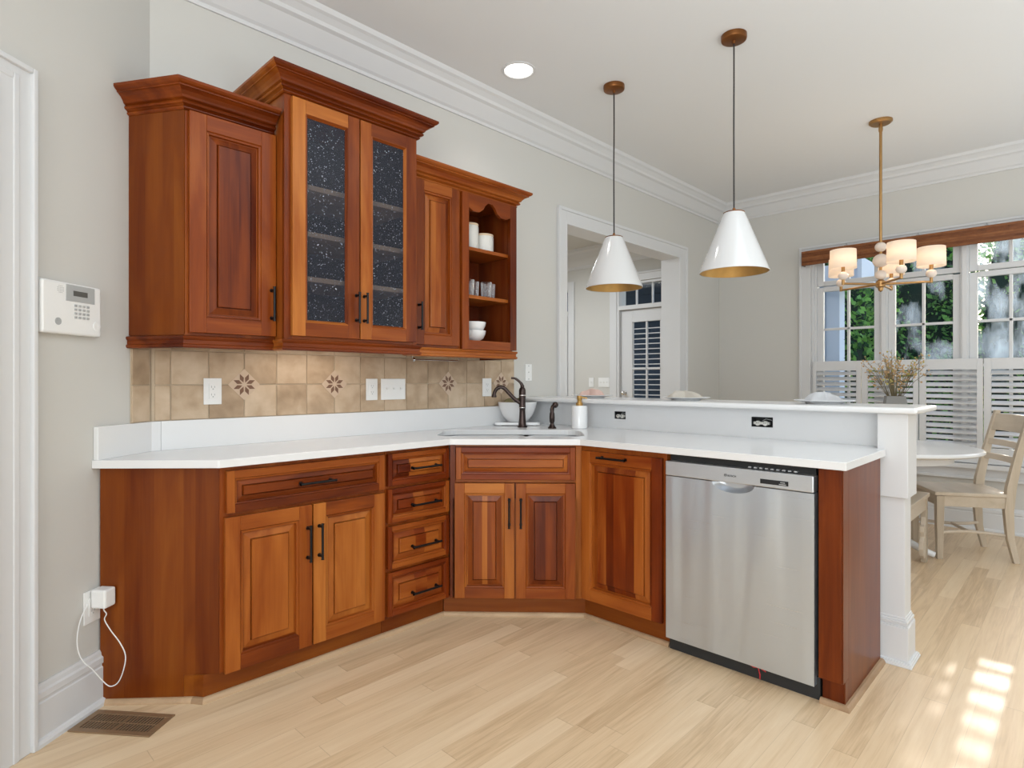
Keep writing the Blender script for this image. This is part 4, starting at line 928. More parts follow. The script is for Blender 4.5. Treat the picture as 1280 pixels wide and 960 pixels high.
o = build('towel_rail', b, 'silver'); tag(o, 'thin wire towel rail hung under the narrow-door cabinet', 'rail')

# ------------------------------------------------------------------ tiled backsplash
bs = thing('backsplash', 'tumbled beige stone tile backsplash with brown star inlays', 'backsplash')
TZ0, TZM, TZ1 = 1.0285, 1.179, 1.372
b = MB(); b.prism([(0.712, -0.006), (2.872, -0.006), (2.872, -0.0008), (0.712, -0.0008)], TZ0, TZ1, 0); b.prism([LW(0.428, -0.0008), LW(0.428, -0.006), LW(0.532, -0.006), (0.7105, -0.006), (0.7105, -0.0008)], TZ0, TZ1, 0)
build('grout', b, 'grout', bs)
jx = [0.722, 0.783, 0.934, 1.087, 1.238, 1.390, 1.541, 1.692, 1.842, 1.990, 2.142, 2.295, 2.445, 2.597, 2.746, 2.873]
b = MB(); g = 0.0022
def tile(b, x0, x1, z0, z1):
    sd = random.random()
    b.box(x0+g, x1-g, -0.0105, -0.005, z0+g, z1-g, sd=sd)
for x0, x1 in zip(jx[:-1], jx[1:]):
    for z0, z1 in ((TZ0, TZM), (TZM, TZM+0.147), (TZM+0.147, TZ1)): tile(b, x0, x1, z0, z1)
build('tiles', b, 'tile', bs, bevel=0.002)
b = MB()
for z0, z1 in ((TZ0, TZM), (TZM, TZM+0.147), (TZM+0.147, TZ1)): b.box(0.430, 0.522, -0.0105, -0.005, z0+g, z1-g)
o = build('side_tiles', b, 'tile', bs, bevel=0.002); o.location = (L0.x, L0.y, 0); o.rotation_euler = (0, 0, LA)
for sx in (1.087, 1.541, 2.295, 2.746):
    b = MB(); r = 0.072
    b.prism([(sx-r, 0), (sx, -r), (sx+r, 0), (sx, r)], 0, 0.0012, 0, mi=0)
    for k in range(8):
        a = 2*pi*k/8 + R(22.5); u = Vector((cos(a), sin(a))); w = Vector((-u.y, u.x))
        pts = [u*0.010, u*0.030 + w*-0.0095, u*0.052, u*0.030 + w*0.0095]
        b.prism([(sx+p.x, p.y) for p in pts], 0.0012, 0.0022, 0, mi=1)
    for i, v in enumerate(b.v): b.v[i] = (v[0], -0.0105 - v[2], TZM + v[1])
    build('star_inlay', b, ['mosaic_pale', 'mosaic'], bs)

# ------------------------------------------------------------------ wall plates
def duplex(name, label, loc, rz, w=0.075, h=0.116, gangs=1, kind='outlet', group='wall plates'):
    t = thing(name, label, kind, loc, rz, group)
    b = MB(); b.box(-w/2, w/2, -0.006, 0, -h/2, h/2); build('cover_plate', b, 'plastic', t, bevel=0.002)
    if kind == 'outlet':
        b = MB(); b.box(-0.0165, 0.0165, -0.0085, -0.005, -0.033, 0.033); build('receptacle', b, 'plastic', t, bevel=0.001)
        b = MB()
        for c in (-0.017, 0.017):
            b.box(-0.0075, -0.0052, -0.0092, -0.0075, c-0.0015, c+0.0075); b.box(0.0052, 0.0075, -0.0092, -0.0075, c-0.0015, c+0.0065); b.lathe([(0.0028, 0), (0.0028, 0.0014)], 10, (0, -0.0078, c-0.007), tilt=Matrix.Rotation(R(90), 3, 'X'))
        build('slots', b, 'plastic_grey', t)
    elif kind == 'switch':
        for k in range(gangs):
            x = (k-(gangs-1)/2)*0.046
            b = MB(); b.box(x-0.006, x+0.006, -0.0075, -0.005, -0.013, 0.013); b.obox((x, -0.010, 0.004), (0.004, 0.006, 0.003), Matrix.Rotation(R(-25), 3, 'X')); build('toggle', b, 'plastic', t)
    else:
        for zz in (-0.045, 0.002, 0.045): b = MB(); b.lathe([(0.004, 0), (0.004, 0.0015)], 10, (0, -0.006, zz), tilt=Matrix.Rotation(R(90), 3, 'X')); build('screw', b, 'plastic_grey', t)
    return t
duplex('wall_outlet', 'white outlet on the tile left of the first brown star', (0.949, -0.0108, 1.150), 0)
duplex('wall_outlet', 'white outlet on the tile just left of the triple switch plate', (1.760, -0.0108, 1.149), 0, w=0.070)
duplex('wall_switch', 'wide white triple switch plate on the tile', (1.898, -0.0108, 1.149), 0, w=0.160, gangs=3, kind='switch')
duplex('wall_outlet', 'white outlet on the tile near the faucet', (2.614, -0.0108, 1.153), 0, w=0.078)
duplex('phone_plate', 'white wall plate with screws on the grey wall beside the backsplash', (3.020, -0.0005, 1.252), 0, w=0.066, kind='blank plate')
duplex('wall_switch', 'single white switch plate on the wall of the room beyond, left one', (XD-0.0005, 1.66, 1.17), -pi/2, kind='switch')
duplex('wall_switch', 'wide white switch plate beside the glazed door beyond', (XD-0.0005, 1.47, 1.17), -pi/2, w=0.165, gangs=3, kind='switch')
lo = LW(0.240, -0.0005)
duplex('wall_outlet', 'white outlet low on the left wall with a charger plugged in', (lo[0], lo[1], 0.376), LA, w=0.072, h=0.118)
cp = LW(0.252, -0.010)
ch = thing('plug_charger', 'white cube charger with a thin white cord, plugged into the low outlet', 'charger', (cp[0], cp[1], 0.405), LA)
b = MB(); b.box(-0.026, 0.026, -0.058, 0.0, -0.034, 0.034); build('body', b, 'plastic', ch, bevel=0.007)
b = MB(); pts = [(0.0, -0.030, -0.034), (0.0, -0.032, -0.048), (0.002, -0.040, -0.062), (0.0, -0.034, -0.082), (-0.004, -0.062, -0.118), (-0.006, -0.100, -0.160), (-0.006, -0.122, -0.205), (-0.010, -0.118, -0.255), (-0.014, -0.100, -0.300), (-0.022, -0.075, -0.312), (-0.035, -0.055, -0.285), (-0.060, -0.040, -0.235), (-0.085, -0.026, -0.195), (-0.094, -0.014, -0.150), (-0.092, -0.010, -0.100), (-0.075, -0.008, -0.050), (-0.045, -0.006, -0.010)]
def smooth(pts, k=5):
    P = [Vector(p) for p in pts]; out = []
    for i in range(len(P)-1):
        p0, p1, p2, p3 = P[max(i-1, 0)], P[i], P[i+1], P[min(i+2, len(P)-1)]
        for s in range(k):
            t = s/k; out.append(0.5*((2*p1) + (p2-p0)*t + (2*p0-5*p1+4*p2-p3)*t*t + (3*p1-p0-3*p2+p3)*t**3))
    out.append(P[-1]); return out
b.tube(smooth(pts), 0.0019, 8); build('cord', b, 'whitecord', ch)
# alarm keypad
kl = LW(0.132, -0.0005)
kp = thing('alarm_keypad', 'white alarm keypad with a small screen on the left wall', 'keypad', (kl[0], kl[1], 1.446), LA)
b = MB(); b.box(-0.122, 0.122, -0.030, 0, -0.090, 0.088); build('case', b, 'plastic', kp, bevel=0.008)
b = MB(); b.box(-0.030, 0.090, -0.0312, -0.029, 0.025, 0.082); build('screen_panel', b, 'plastic_grey', kp, bevel=0.001)
b = MB(); b.box(-0.001, 0.058, -0.0320, -0.031, 0.045, 0.063); build('screen', b, 'lcd', kp)
b = MB()
for r_ in range(4):
    for c_ in range(4): b.box(0.004+c_*0.017, 0.015+c_*0.017, -0.0325, -0.029, 0.008-r_*0.0135, 0.016-r_*0.0135)
build('keys', b, 'plastic_grey', kp, bevel=0.001)
b = MB(); rx = Matrix.Rotation(R(90), 3, 'X')
for i in range(5):
    for j in range(5):
        if (i-2)**2+(j-2)**2 < 6: b.lathe([(0.0014, 0), (0.0014, 0.0008)], 8, (-0.062+i*0.0055, -0.030, 0.050+j*0.0055), tilt=rx)
build('speaker_holes', b, 'plastic_grey', kp)
b = MB(); b.lathe([(0.0125, 0), (0.0125, 0.0012), (0.0102, 0.0012), (0.0102, 0.0006), (1e-6, 0.0006)], 24, (-0.060, -0.030, -0.048), tilt=rx); b.box(-0.066, -0.055, -0.0313, -0.0305, -0.0505, -0.0475); b.box(-0.0615, -0.0585, -0.0313, -0.0305, -0.0475, -0.0425); build('round_emblem', b, 'plastic_grey', kp)
b = MB(); b.lathe([(0.0165, 0), (0.0165, 0.0015), (0.013, 0.0025), (0.006, 0.001), (1e-6, 0.001)], 24, (0.100, -0.030, -0.052), tilt=rx); build('round_button', b, 'plastic', kp)
# floor register
va = atan2(-0.440+0.212, 0.662-0.483)
vr = thing('floor_register', 'brown metal floor register by the angled cabinet end', 'vent', (0.530, -0.372, 0.0), va)
b = MB(); L_, D_ = 0.150, 0.066
b.box(-L_, L_, -D_, -D_+0.022, 0, 0.005); b.box(-L_, L_, D_-0.022, D_, 0, 0.005); b.box(-L_, -L_+0.024, -D_+0.022, D_-0.022, 0, 0.005); b.box(L_-0.024, L_, -D_+0.022, D_-0.022, 0, 0.005)
b.box(-0.002, 0.002, -D_+0.02, D_-0.02, 0.001, 0.0042)
b.box(-L_+0.02, L_-0.02, -0.002, 0.002, 0.001, 0.0042)
build('frame', b, 'vent', vr, bevel=0.0015)
b = MB()
for k in range(22):
    x = -L_+0.032 + k*(2*L_-0.064)/21; b.box(x-0.0026, x+0.0026, -D_+0.021, D_-0.021, 0.001, 0.0038)
build('louvers', b, 'vent', vr)
b = MB(); b.box(-L_+0.01, L_-0.01, -D_+0.01, D_-0.01, 0.0002, 0.0009); build('duct_opening', b, 'hole', vr)

# ------------------------------------------------------------------ at the sink
fa = thing('kitchen_faucet', 'oil-rubbed bronze single-lever faucet behind the sink', 'faucet', (2.683, -0.263, 0.906))
ld = Vector((-0.60, 0.45, 0)).normalized() if False else Vector((-0.6978, 0.7163, 0))    # towards the left of the sink
b = MB(); b.lathe([(0.031, 0), (0.031, 0.004), (0.026, 0.010), (0.024, 0.020), (0.0205, 0.060), (0.0185, 0.100), (0.0195, 0.118), (0.0215, 0.122), (0.0205, 0.128), (0.0195, 0.160), (0.0215, 0.200), (0.0215, 0.232), (0.016, 0.245), (0.006, 0.252), (1e-6, 0.252)], 24); build('body', b, 'bronze', fa, fixn=False)
for z in (0.1225, 0.1985):
    b = MB(); b.lathe([(0.0222, z-0.002), (0.0226, z), (0.0222, z+0.002), (0.020, z+0.002), (0.020, z-0.002)], 24); build('bright_ring', b, 'silver', fa)
b = MB(); sp = [(0.012, 0.150), (0.050, 0.178), (0.085, 0.214), (0.110, 0.240), (0.135, 0.250), (0.158, 0.240), (0.172, 0.218), (0.176, 0.198)]
b.tube([Vector((ld.x*u, ld.y*u, z)) for u, z in smooth([(u, z, 0) for u, z in sp]) for u, z in [(u, z)]] if False else [Vector((ld.x*p.x, ld.y*p.x, p.y)) for p in smooth([(u, z, 0) for u, z in sp])], [0.0125]*18 + [0.0115]*18, 14)
b.lathe([(0.0155, 0.186), (0.0165, 0.192), (0.0125, 0.206)], 16, (ld.x*0.176, ld.y*0.176, 0)); build('spout', b, 'bronze', fa)
b = MB(); b.tube([Vector((ld.x*p.x, ld.y*p.x, p.y)) for p in smooth([(0.0, 0.248, 0), (0.004, 0.266, 0), (0.020, 0.285, 0), (0.045, 0.303, 0), (0.070, 0.306, 0)])], [0.010]*8 + [0.008]*7 + [0.0065]*6, 12); b.ball((0, 0, 0.254), 0.013); build('lever', b, 'bronze', fa)
spv = thing('side_sprayer', 'dark bronze side sprayer standing between faucet and soap dispenser', 'sprayer', (2.742, -0.455, 0.906))
b = MB(); b.lathe([(0.026, 0), (0.026, 0.005), (0.018, 0.014), (0.012, 0.026), (0.012, 0.034), (0.0155, 0.042), (0.0165, 0.070), (0.0150, 0.092), (0.0115, 0.098), (0.0125, 0.112), (0.012, 0.122), (1e-6, 0.124)], 22); build('body', b, 'bronze', spv, fixn=False)
b = MB(); hd = Vector((0.45, -0.75, 0)).normalized(); b.tube([(0, 0, 0.112), (hd.x*0.004, hd.y*0.004, 0.130), (hd.x*0.016, hd.y*0.016, 0.142)], [0.012, 0.013, 0.014], 14); b.ball((hd.x*0.02, hd.y*0.02, 0.143), 0.0185); build('spray_head', b, 'bronze', spv)
sdp = thing('soap_dispenser', 'white soap dispenser with a gold pump beside the sink', 'soap dispenser', (2.862, -0.571, 0.906))
b = MB(); b.lathe([(1e-6, 0), (0.044, 0), (0.048, 0.004), (0.048, 0.132), (0.044, 0.138), (0.020, 0.140), (1e-6, 0.140)], 32); build('bottle', b, 'porcelain', sdp, fixn=False)
b = MB(); b.lathe([(0.020, 0.139), (0.021, 0.142), (0.021, 0.154), (0.014, 0.158), (0.013, 0.160), (0.013, 0.172), (0.016, 0.176), (0.016, 0.194), (0.012, 0.198), (1e-6, 0.198)], 24); b.tube([(0, 0, 0.186), (0.020, -0.024, 0.187), (0.030, -0.036, 0.182)], 0.0048, 10); build('pump', b, 'gold', sdp)
tr = thing('serving_tray', 'white slab tray in the corner under the white bowl', 'tray', (2.795, -0.113, 0.906), SA)
b = MB(); b.prism(rrect(0.145, 0.085, 0.02), 0.004, 0.022, 0); build('slab', b, 'porcelain', tr, bevel=0.003)
for sx in (-0.11, 0.11):
    for sy in (-0.06, 0.06): b = MB(); b.lathe([(0.008, 0), (0.009, 0.004)], 10, (sx, sy, 0)); build('foot', b, 'plastic', tr)
bw = thing('serving_bowl', 'deep white bowl of dried moss balls on the tray behind the faucet', 'bowl', (2.795, -0.113, 0.928))
b = MB(); b.lathe([(1e-6, 0), (0.060, 0), (0.066, 0.004), (0.098, 0.040), (0.120, 0.090), (0.128, 0.128), (0.124, 0.130), (0.115, 0.092), (0.092, 0.044), (0.058, 0.012), (1e-6, 0.010)], 40); build('bowl_body', b, 'porcelain', bw, fixn=False)
for i, (dx, dy, dz) in enumerate(((-0.050, 0.03, 0.112), (0.0, -0.02, 0.120), (0.046, 0.025, 0.116), (0.0, 0.074, 0.112))):
    b = MB(); b.ball((0, 0, 0), 0.036, 14, 10)
    for k, v in enumerate(b.v):
        n = Vector(v); b.v[k] = tuple(n * (1 + random.uniform(-.10, .12)))
    o = build('moss_ball', b, 'moss', loc=(2.795+dx, -0.113+dy, 0.928+dz)); tag(o, ['mossy brown ball in the white bowl, leftmost', 'mossy brown ball at the front of the white bowl', 'mossy brown ball in the white bowl, rightmost', 'mossy brown ball at the back of the white bowl'][i], 'decorative ball', 'balls in the white bowl')

# ------------------------------------------------------------------ place settings on the bar
def plate(loc, label):
    b = MB(); b.lathe([(1e-6, 0.0), (0.080, 0.0), (0.084, 0.006), (0.135, 0.015), (0.137, 0.018), (0.086, 0.010), (0.078, 0.005), (1e-6, 0.005)], 48)
    o = build('dinner_plate', b, 'porcelain', loc=loc, fixn=False); return tag(o, label, 'plate', 'plates on the bar')
def napkin(loc, rz, mat, label, seed, L=0.155, Wd=0.125, H=0.052):
    rnd = random.Random(seed); b = MB(); nu, nv = 44, 48
    ph = [rnd.uniform(0, 6.28) for _ in range(6)]
    for top in (1, 0):
        ids = []
        for i in range(nu+1):
            row = []
            for j in range(nv+1):
                u, v = i/nu*2-1, j/nv*2-1
                ed = max(0.0, 1-abs(v)**4)**0.5 * max(0.0, 1-abs(u)**6)**0.5
                pin = 0.42 + 0.58*abs(u+0.15*sin(ph[0]))**0.9              # gathered in the middle, fanned at the ends
                x = u*L/2*(1 + 0.10*sin(4*v+ph[1]) + 0.07*sin(9*v+ph[2])); y = v*Wd/2*pin*1.25 + 0.010*sin(3.1*u+ph[3])
                q_ = (v*2.2 + 0.55*u + ph[4]) % 1.0; tri = 1-abs(q_*2-1)
                h = H*ed*(0.10 + (0.74-0.30*abs(u))*tri + 0.20*(1-v*v)*(0.6+0.4*sin(2.3*u+ph[5])) + 0.05*sin(8*u+3*v+ph[2]))
                row.append(b.pt((x, y, 0.001 + (h if top else 0.0))))
            ids.append(row)
        for i in range(nu):
            for j in range(nv):
                q = (ids[i][j], ids[i+1][j], ids[i+1][j+1], ids[i][j+1]); b.face(q if top else q[::-1], 0.5, 0, 0, True)
    o = build('napkin', b, mat, loc=loc, rz=rz, fixn=False); return tag(o, label, 'napkin', 'napkins on the plates')
pz = 1.0842
plate((3.15, -0.452, pz), 'white plate under the pink napkin, at the wall end of the bar')
plate((3.15, -1.120, pz), 'white plate under the oat-coloured napkin, middle of the bar')
plate((3.15, -1.858, pz), 'white plate under the pale grey napkin, at the post end of the bar')
napkin((3.14, -0.455, pz+0.0085), R(-52), 'pinkcloth', 'rumpled pink napkin on the plate at the wall end of the bar', 3)
napkin((3.14, -1.118, pz+0.0085), R(-48), 'greycloth', 'folded oat-coloured napkin on the middle plate of the bar', 11)
napkin((3.14, -1.860, pz+0.0085), R(-60), 'whitecloth', 'rumpled pale grey napkin on the plate at the post end of the bar', 23)

# ------------------------------------------------------------------ ceiling lights
def pendant(x, y, label, zr=1.762):
    t = thing('pendant_lamp', label, 'pendant lamp', (x, y, 0), 0, 'pendants over the bar')
    b = MB(); b.lathe([(1e-6, ZC-0.030), (0.055, ZC-0.030), (0.062, ZC-0.026), (0.064, ZC-0.020), (0.064, ZC-0.0005), (1e-6, ZC-0.0005)], 32); b.lathe([(0.008, ZC-0.045), (0.010, ZC-0.030)], 12); build('canopy', b, 'brass_dark', t, fixn=False)
    b = MB(); zt = zr+0.318; b.tube([(0.0, 0, ZC-0.03), (0.003, 0.001, ZC-0.25), (-0.002, 0, ZC-0.5), (0.001, 0, zt+0.02), (0, 0, zt-0.01)], 0.0042, 8); build('cord', b, 'cord', t)
    b = MB(); b.lathe([(0.170, zr+0.0), (0.1735, zr), (0.1745, zr+0.003), (0.056, zr+0.303), (0.050, zr+0.311), (0.012, zr+0.312)], 48, caps=False); build('shade', b, 'enamel', t, fixn=False)
    b = MB(); b.lathe([(0.171, zr+0.0015), (0.053, zr+0.300), (0.047, zr+0.306), (1e-6, zr+0.307)], 48, caps=False); build('gold_lining', b, 'gold', t, fixn=False)
    b = MB(); b.lathe([(0.052, zr+0.308), (0.054, zr+0.312), (0.046, zr+0.316), (0.009, zr+0.318), (0.007, zr+0.335), (1e-6, zr+0.335)], 32); build('cap', b, 'brass_dark', t, fixn=False)
    b = MB(); b.lathe([(0.020, zr+0.300), (0.020, zr+0.240), (0.016, zr+0.236), (0.030, zr+0.185), (0.022, zr+0.160), (1e-6, zr+0.152)], 18); build('bulb', b, 'porcelain', t, fixn=False)
    return t
pend = pendant(3.027, -0.709, 'white cone pendant with gold inside, nearer the back wall')
dup(pend, (3.021, -1.462, 0), 0, 'white cone pendant with gold inside, nearer the camera above the dishwasher')
rl = thing('recessed_light', 'round lit recessed downlight in the ceiling above the sink', 'recessed light', (2.487, -0.418, ZC))
b = MB(); b.lathe([(0.098, -0.0005), (0.098, -0.005), (0.086, -0.008), (0.080, -0.003), (0.080, -0.0005)], 40, caps=False); build('trim_ring', b, 'white', rl)
b = MB(); b.lathe([(1e-6, -0.0045), (0.079, -0.0045), (0.079, -0.001), (1e-6, -0.001)], 40); build('lens', b, 'lamp_on', rl)
lamp('downlight', 'SPOT', (2.487, -0.418, ZC-0.02), 12, (1.0, 0.95, 0.88), 0.07, spot_size=R(120), spot_blend=0.8)

# chandelier over the table
CHX, CHY, CHZ = 4.730, -1.755, 1.866
chd = thing('chandelier', 'brass five-arm chandelier with white drum shades over the round table', 'chandelier', (CHX, CHY, 0))
b = MB(); b.lathe([(1e-6, ZC-0.022), (0.060, ZC-0.022), (0.072, ZC-0.012), (0.072, ZC-0.0005), (1e-6, ZC-0.0005)], 32); build('canopy', b, 'brass', chd, fixn=False)
b = MB(); b.tube([(0, 0, ZC-0.03), (0, 0, CHZ-0.01)], 0.0095, 12); b.lathe([(0.012, ZC-0.075), (0.014, ZC-0.06), (0.010, ZC-0.02)], 14); b.lathe([(1e-6, CHZ-0.055), (0.014, CHZ-0.045), (0.018, CHZ-0.025), (0.030, CHZ-0.018), (0.030, CHZ+0.018), (0.016, CHZ+0.03)], 20); build('stem', b, 'brass', chd)
for zz, r_ in ((CHZ+0.258, 0.036), (CHZ+0.163, 0.050), (CHZ+0.064, 0.036)):
    b = MB(); b.ball((0, 0, zz), r_, 24, 14, sz=0.93); build('stone_bead', b, 'stone_ball', chd)
yaw = R(44.25)
for k in range(5):
    a = yaw - pi/2 + R(45 + 72*k); dx, dy = cos(a)*0.29, sin(a)*0.29
    b = MB(); b.tube([(0, 0, CHZ), (dx, dy, CHZ-0.004)], 0.0075, 10); b.tube([(dx, dy, CHZ-0.012), (dx, dy, CHZ+0.03)], 0.010, 12); b.tube([(dx, dy, CHZ+0.075), (dx, dy, CHZ+0.13)], 0.012, 12)
    arm = build('arm', b, 'brass', chd)
    b = MB(); b.ball((dx, dy, CHZ+0.050), 0.032, 20, 12, sz=0.9); build('stone_bead', b, 'stone_ball', arm)
    b = MB(); z0 = CHZ+0.098; rs = 0.082
    b.lathe([(rs, z0), (rs*0.97, z0+0.128)], 36, (dx, dy, 0), caps=False)
    build('lamp_shade', b, 'shade', arm, fixn=False, solid=0.002)
    b = MB(); b.ball((dx, dy, z0+0.060), 0.020, 14, 10, sz=1.3); build('bulb', b, 'bulb', arm)
    lamp('chandelier_bulb', 'POINT', (dx, dy, z0+0.062), 1.6, (1.0, 0.78, 0.55), 0.03, parent=chd)

# ------------------------------------------------------------------ dining corner
TX, TYc = 4.73, -1.745
tb = thing('dining_table', 'round white pedestal dining table by the window', 'table', (TX, TYc, 0))
b = MB(); b.lathe([(1e-6, 0.715), (0.54, 0.715), (0.565, 0.720), (0.582, 0.730), (0.582, 0.742), (0.572, 0.75), (1e-6, 0.75)], 64); build('tabletop', b, 'table', tb, fixn=False)
b = MB(); b.lathe([(1e-6, 0.66), (0.42, 0.66), (0.42, 0.715), (1e-6, 0.715)], 48); build('apron', b, 'table', tb, fixn=False)
b = MB(); b.lathe([(0.055, 0.02), (0.06, 0.10), (0.045, 0.16), (0.062, 0.30), (0.045, 0.45), (0.05, 0.58), (0.09, 0.66)], 28); build('pedestal', b, 'table', tb, fixn=False)
for k in range(4):
    a = R(20 + 90*k); b = MB(); d = Vector((cos(a), sin(a)))
    b.tube([(d.x*0.04, d.y*0.04, 0.14), (d.x*0.16, d.y*0.16, 0.10), (d.x*0.26, d.y*0.26, 0.045), (d.x*0.32, d.y*0.32, 0.022)], [0.028, 0.026, 0.022, 0.020], 12); build('foot', b, 'table', tb)

vz = thing('flower_vase', 'grey tapered vase of dried flowers on the round table', 'vase', (4.955, -1.795, 0.7505), R(20))
b = MB(); h0, h1 = 0.105, 0.058
vs = [[b.pt((sx*h, sy*h, z)) for sx, sy in ((-1,-1),(1,-1),(1,1),(-1,1))] for h, z in ((h0, 0), (h1, 0.335), (h1-0.008, 0.335), (h1-0.012, 0.30))]
for i in range(3):
    for j in range(4): b.face((vs[i][j], vs[i][(j+1) % 4], vs[i+1][(j+1) % 4], vs[i+1][j]), .5)
b.face(vs[0][::-1], .5); b.face(vs[3], .5)
build('vase_body', b, 'concrete', vz, bevel=0.003, fixn=False)
rnd = random.Random(5); bst = MB(); bbl = MB(); bye = MB()
for k in range(46):
    a = rnd.uniform(0, 2*pi); sp_ = rnd.uniform(0.02, 0.20)*(1 if k % 3 else 1.25); hh = rnd.uniform(0.16, 0.34) if k % 3 else rnd.uniform(0.08, 0.26)
    tip = Vector((cos(a)*sp_, sin(a)*sp_, 0.33+hh)); base_ = Vector((cos(a)*0.02, sin(a)*0.02, 0.29)); mid = base_.lerp(tip, 0.55) + Vector((0, 0, 0.03))
    bst.tube([base_, mid, tip], [0.0022, 0.0016, 0.001], 5)
    for q in range(9):
        p = mid.lerp(tip, 0.25+0.1*q) + Vector((rnd.gauss(0, .016), rnd.gauss(0, .016), rnd.gauss(0, .012)))
        bst.tube([mid.lerp(tip, 0.2+0.09*q), p], 0.0008, 4)
        (bye if (k % 5 == 0) else bbl).ball(p, rnd.uniform(0.004, 0.008), 6, 4) if q % 2 == 0 or k % 2 else None
build('stems', bst, 'stem', vz, fixn=False, kind='stuff'); build('blooms', bbl, 'bloom', vz, fixn=False, kind='stuff'); build('yellow_blooms', bye, 'bloom_yellow', vz, fixn=False, kind='stuff')

# dining chair: local +y is the back, seat front towards -y
FL, FR_, RRn = Vector((4.854, -2.07)), Vector((5.20, -1.872)), Vector((5.063, -2.434))
wdir = (FR_-FL).normalized(); ca = atan2(wdir.y, wdir.x)        # along the front edge, towards +x
cc = thing('dining_chair', 'weathered oak ladder-back dining chair facing the round table', 'chair', (FL.x, FL.y, 0), ca)
CWd, CDp = 0.398, 0.408
def LEG(b, pts, w, d):
    """square leg through points"""
    rings = []
    for i, p in enumerate(pts):
        ww = w[i] if isinstance(w, list) else w; dd = d[i] if isinstance(d, list) else d
        rings.append([b.pt((p[0]+sx*ww/2, p[1]+sy*dd/2, p[2])) for sx, sy in ((-1,-1),(1,-1),(1,1),(-1,1))])
    sd = random.random()
    for i in range(len(rings)-1):
        for j in range(4): b.face((rings[i][j], rings[i][(j+1) % 4], rings[i+1][(j+1) % 4], rings[i+1][j]), sd, 1)
    b.face(rings[0][::-1], sd, 1); b.face(rings[-1], sd, 1)
# chair frame: mirrored so that local -y points away from the window side
sgn = -1 if (RRn-FL).dot(Vector((-wdir.y, wdir.x))) < 0 else 1   # direction of the chair's rear
def cy(v): return sgn*v
for x in (0.0, CWd):
    b = MB(); LEG(b, [(x, cy(0), 0), (x, cy(0), 0.30), (x, cy(0), 0.425)], [0.034, 0.044, 0.048], [0.034, 0.044, 0.048]); build('front_leg', b, 'chair_wood', cc, bevel=0.003)
    b = MB(); LEG(b, [(x, cy(CDp+0.03), 0), (x, cy(CDp-0.005), 0.16), (x, cy(CDp-0.015), 0.34), (x, cy(CDp), 0.50), (x, cy(CDp+0.045), 0.72), (x, cy(CDp+0.110), 0.985)], [0.034, 0.036, 0.038, 0.038, 0.034, 0.030], [0.034, 0.042, 0.052, 0.054, 0.044, 0.034]); build('rear_leg', b, 'chair_wood', cc, bevel=0.003)
b = MB(); ny = 6
sx0, sx1 = -0.030, CWd+0.030
b.prism([(sx0, cy(-0.035)), (sx1, cy(-0.035)), (sx1-0.010, cy(CDp-0.03)), (CWd-0.02, cy(CDp-0.03)), (CWd-0.02, cy(CDp+0.02)), (0.02, cy(CDp+0.02)), (0.02, cy(CDp-0.03)), (sx0+0.010, cy(CDp-0.03))][::sgn], 0.427, 0.452, 0); build('seat', b, 'chair_wood', cc, bevel=0.006)
b = MB(); b.box(0.01, CWd-0.01, cy(-0.012), cy(0.012), 0.355, 0.427, 0)
for x in (0, CWd): b.box(x-0.012, x+0.012, cy(0.01), cy(CDp-0.02), 0.355, 0.427, 0)
b.box(0.01, CWd-0.01, cy(CDp-0.02), cy(CDp), 0.355, 0.427, 0); build('apron', b, 'chair_wood', cc, bevel=0.002)
for zc, hz in ((0.905, 0.058), (0.765, 0.020), (0.665, 0.020)):
    b = MB(); n = 8
    def yb_(z): return CDp + 0.045 + (z-0.72)*0.065/0.265 if z > 0.72 else CDp + (z-0.50)*0.045/0.22
    ring = []
    for i in range(n+1):
        u = i/n; bow = 0.022*sin(pi*u); x = 0.012 + (CWd-0.024)*u
        ring.append([b.pt((x, cy(yb_(z)+bow+dd), z)) for dd, z in ((-0.009, zc-hz), (0.009, zc-hz), (0.009, zc+hz), (-0.009, zc+hz))])
    for i in range(n):
        for j in range(4): b.face((ring[i][j], ring[i+1][j], ring[i+1][(j+1) % 4], ring[i][(j+1) % 4]), .5, 0)
    b.face(ring[0], .5); b.face(ring[-1][::-1], .5)
    build('back_rail', b, 'chair_wood', cc, bevel=0.003)
b = MB()                                                       # bowed stretchers meeting in the middle
for x, s in ((0.0, 1), (CWd, -1)):
    b.tube([Vector((x + s*0.075*sin(pi*u)**1.0, cy(CDp*u), 0.175)) for u in [i/10 for i in range(11)]], 0.011, 8)
b.tube([(0.075, cy(CDp/2), 0.175), (CWd-0.075, cy(CDp/2), 0.175)], 0.011, 8); build('stretcher', b, 'chair_wood', cc)

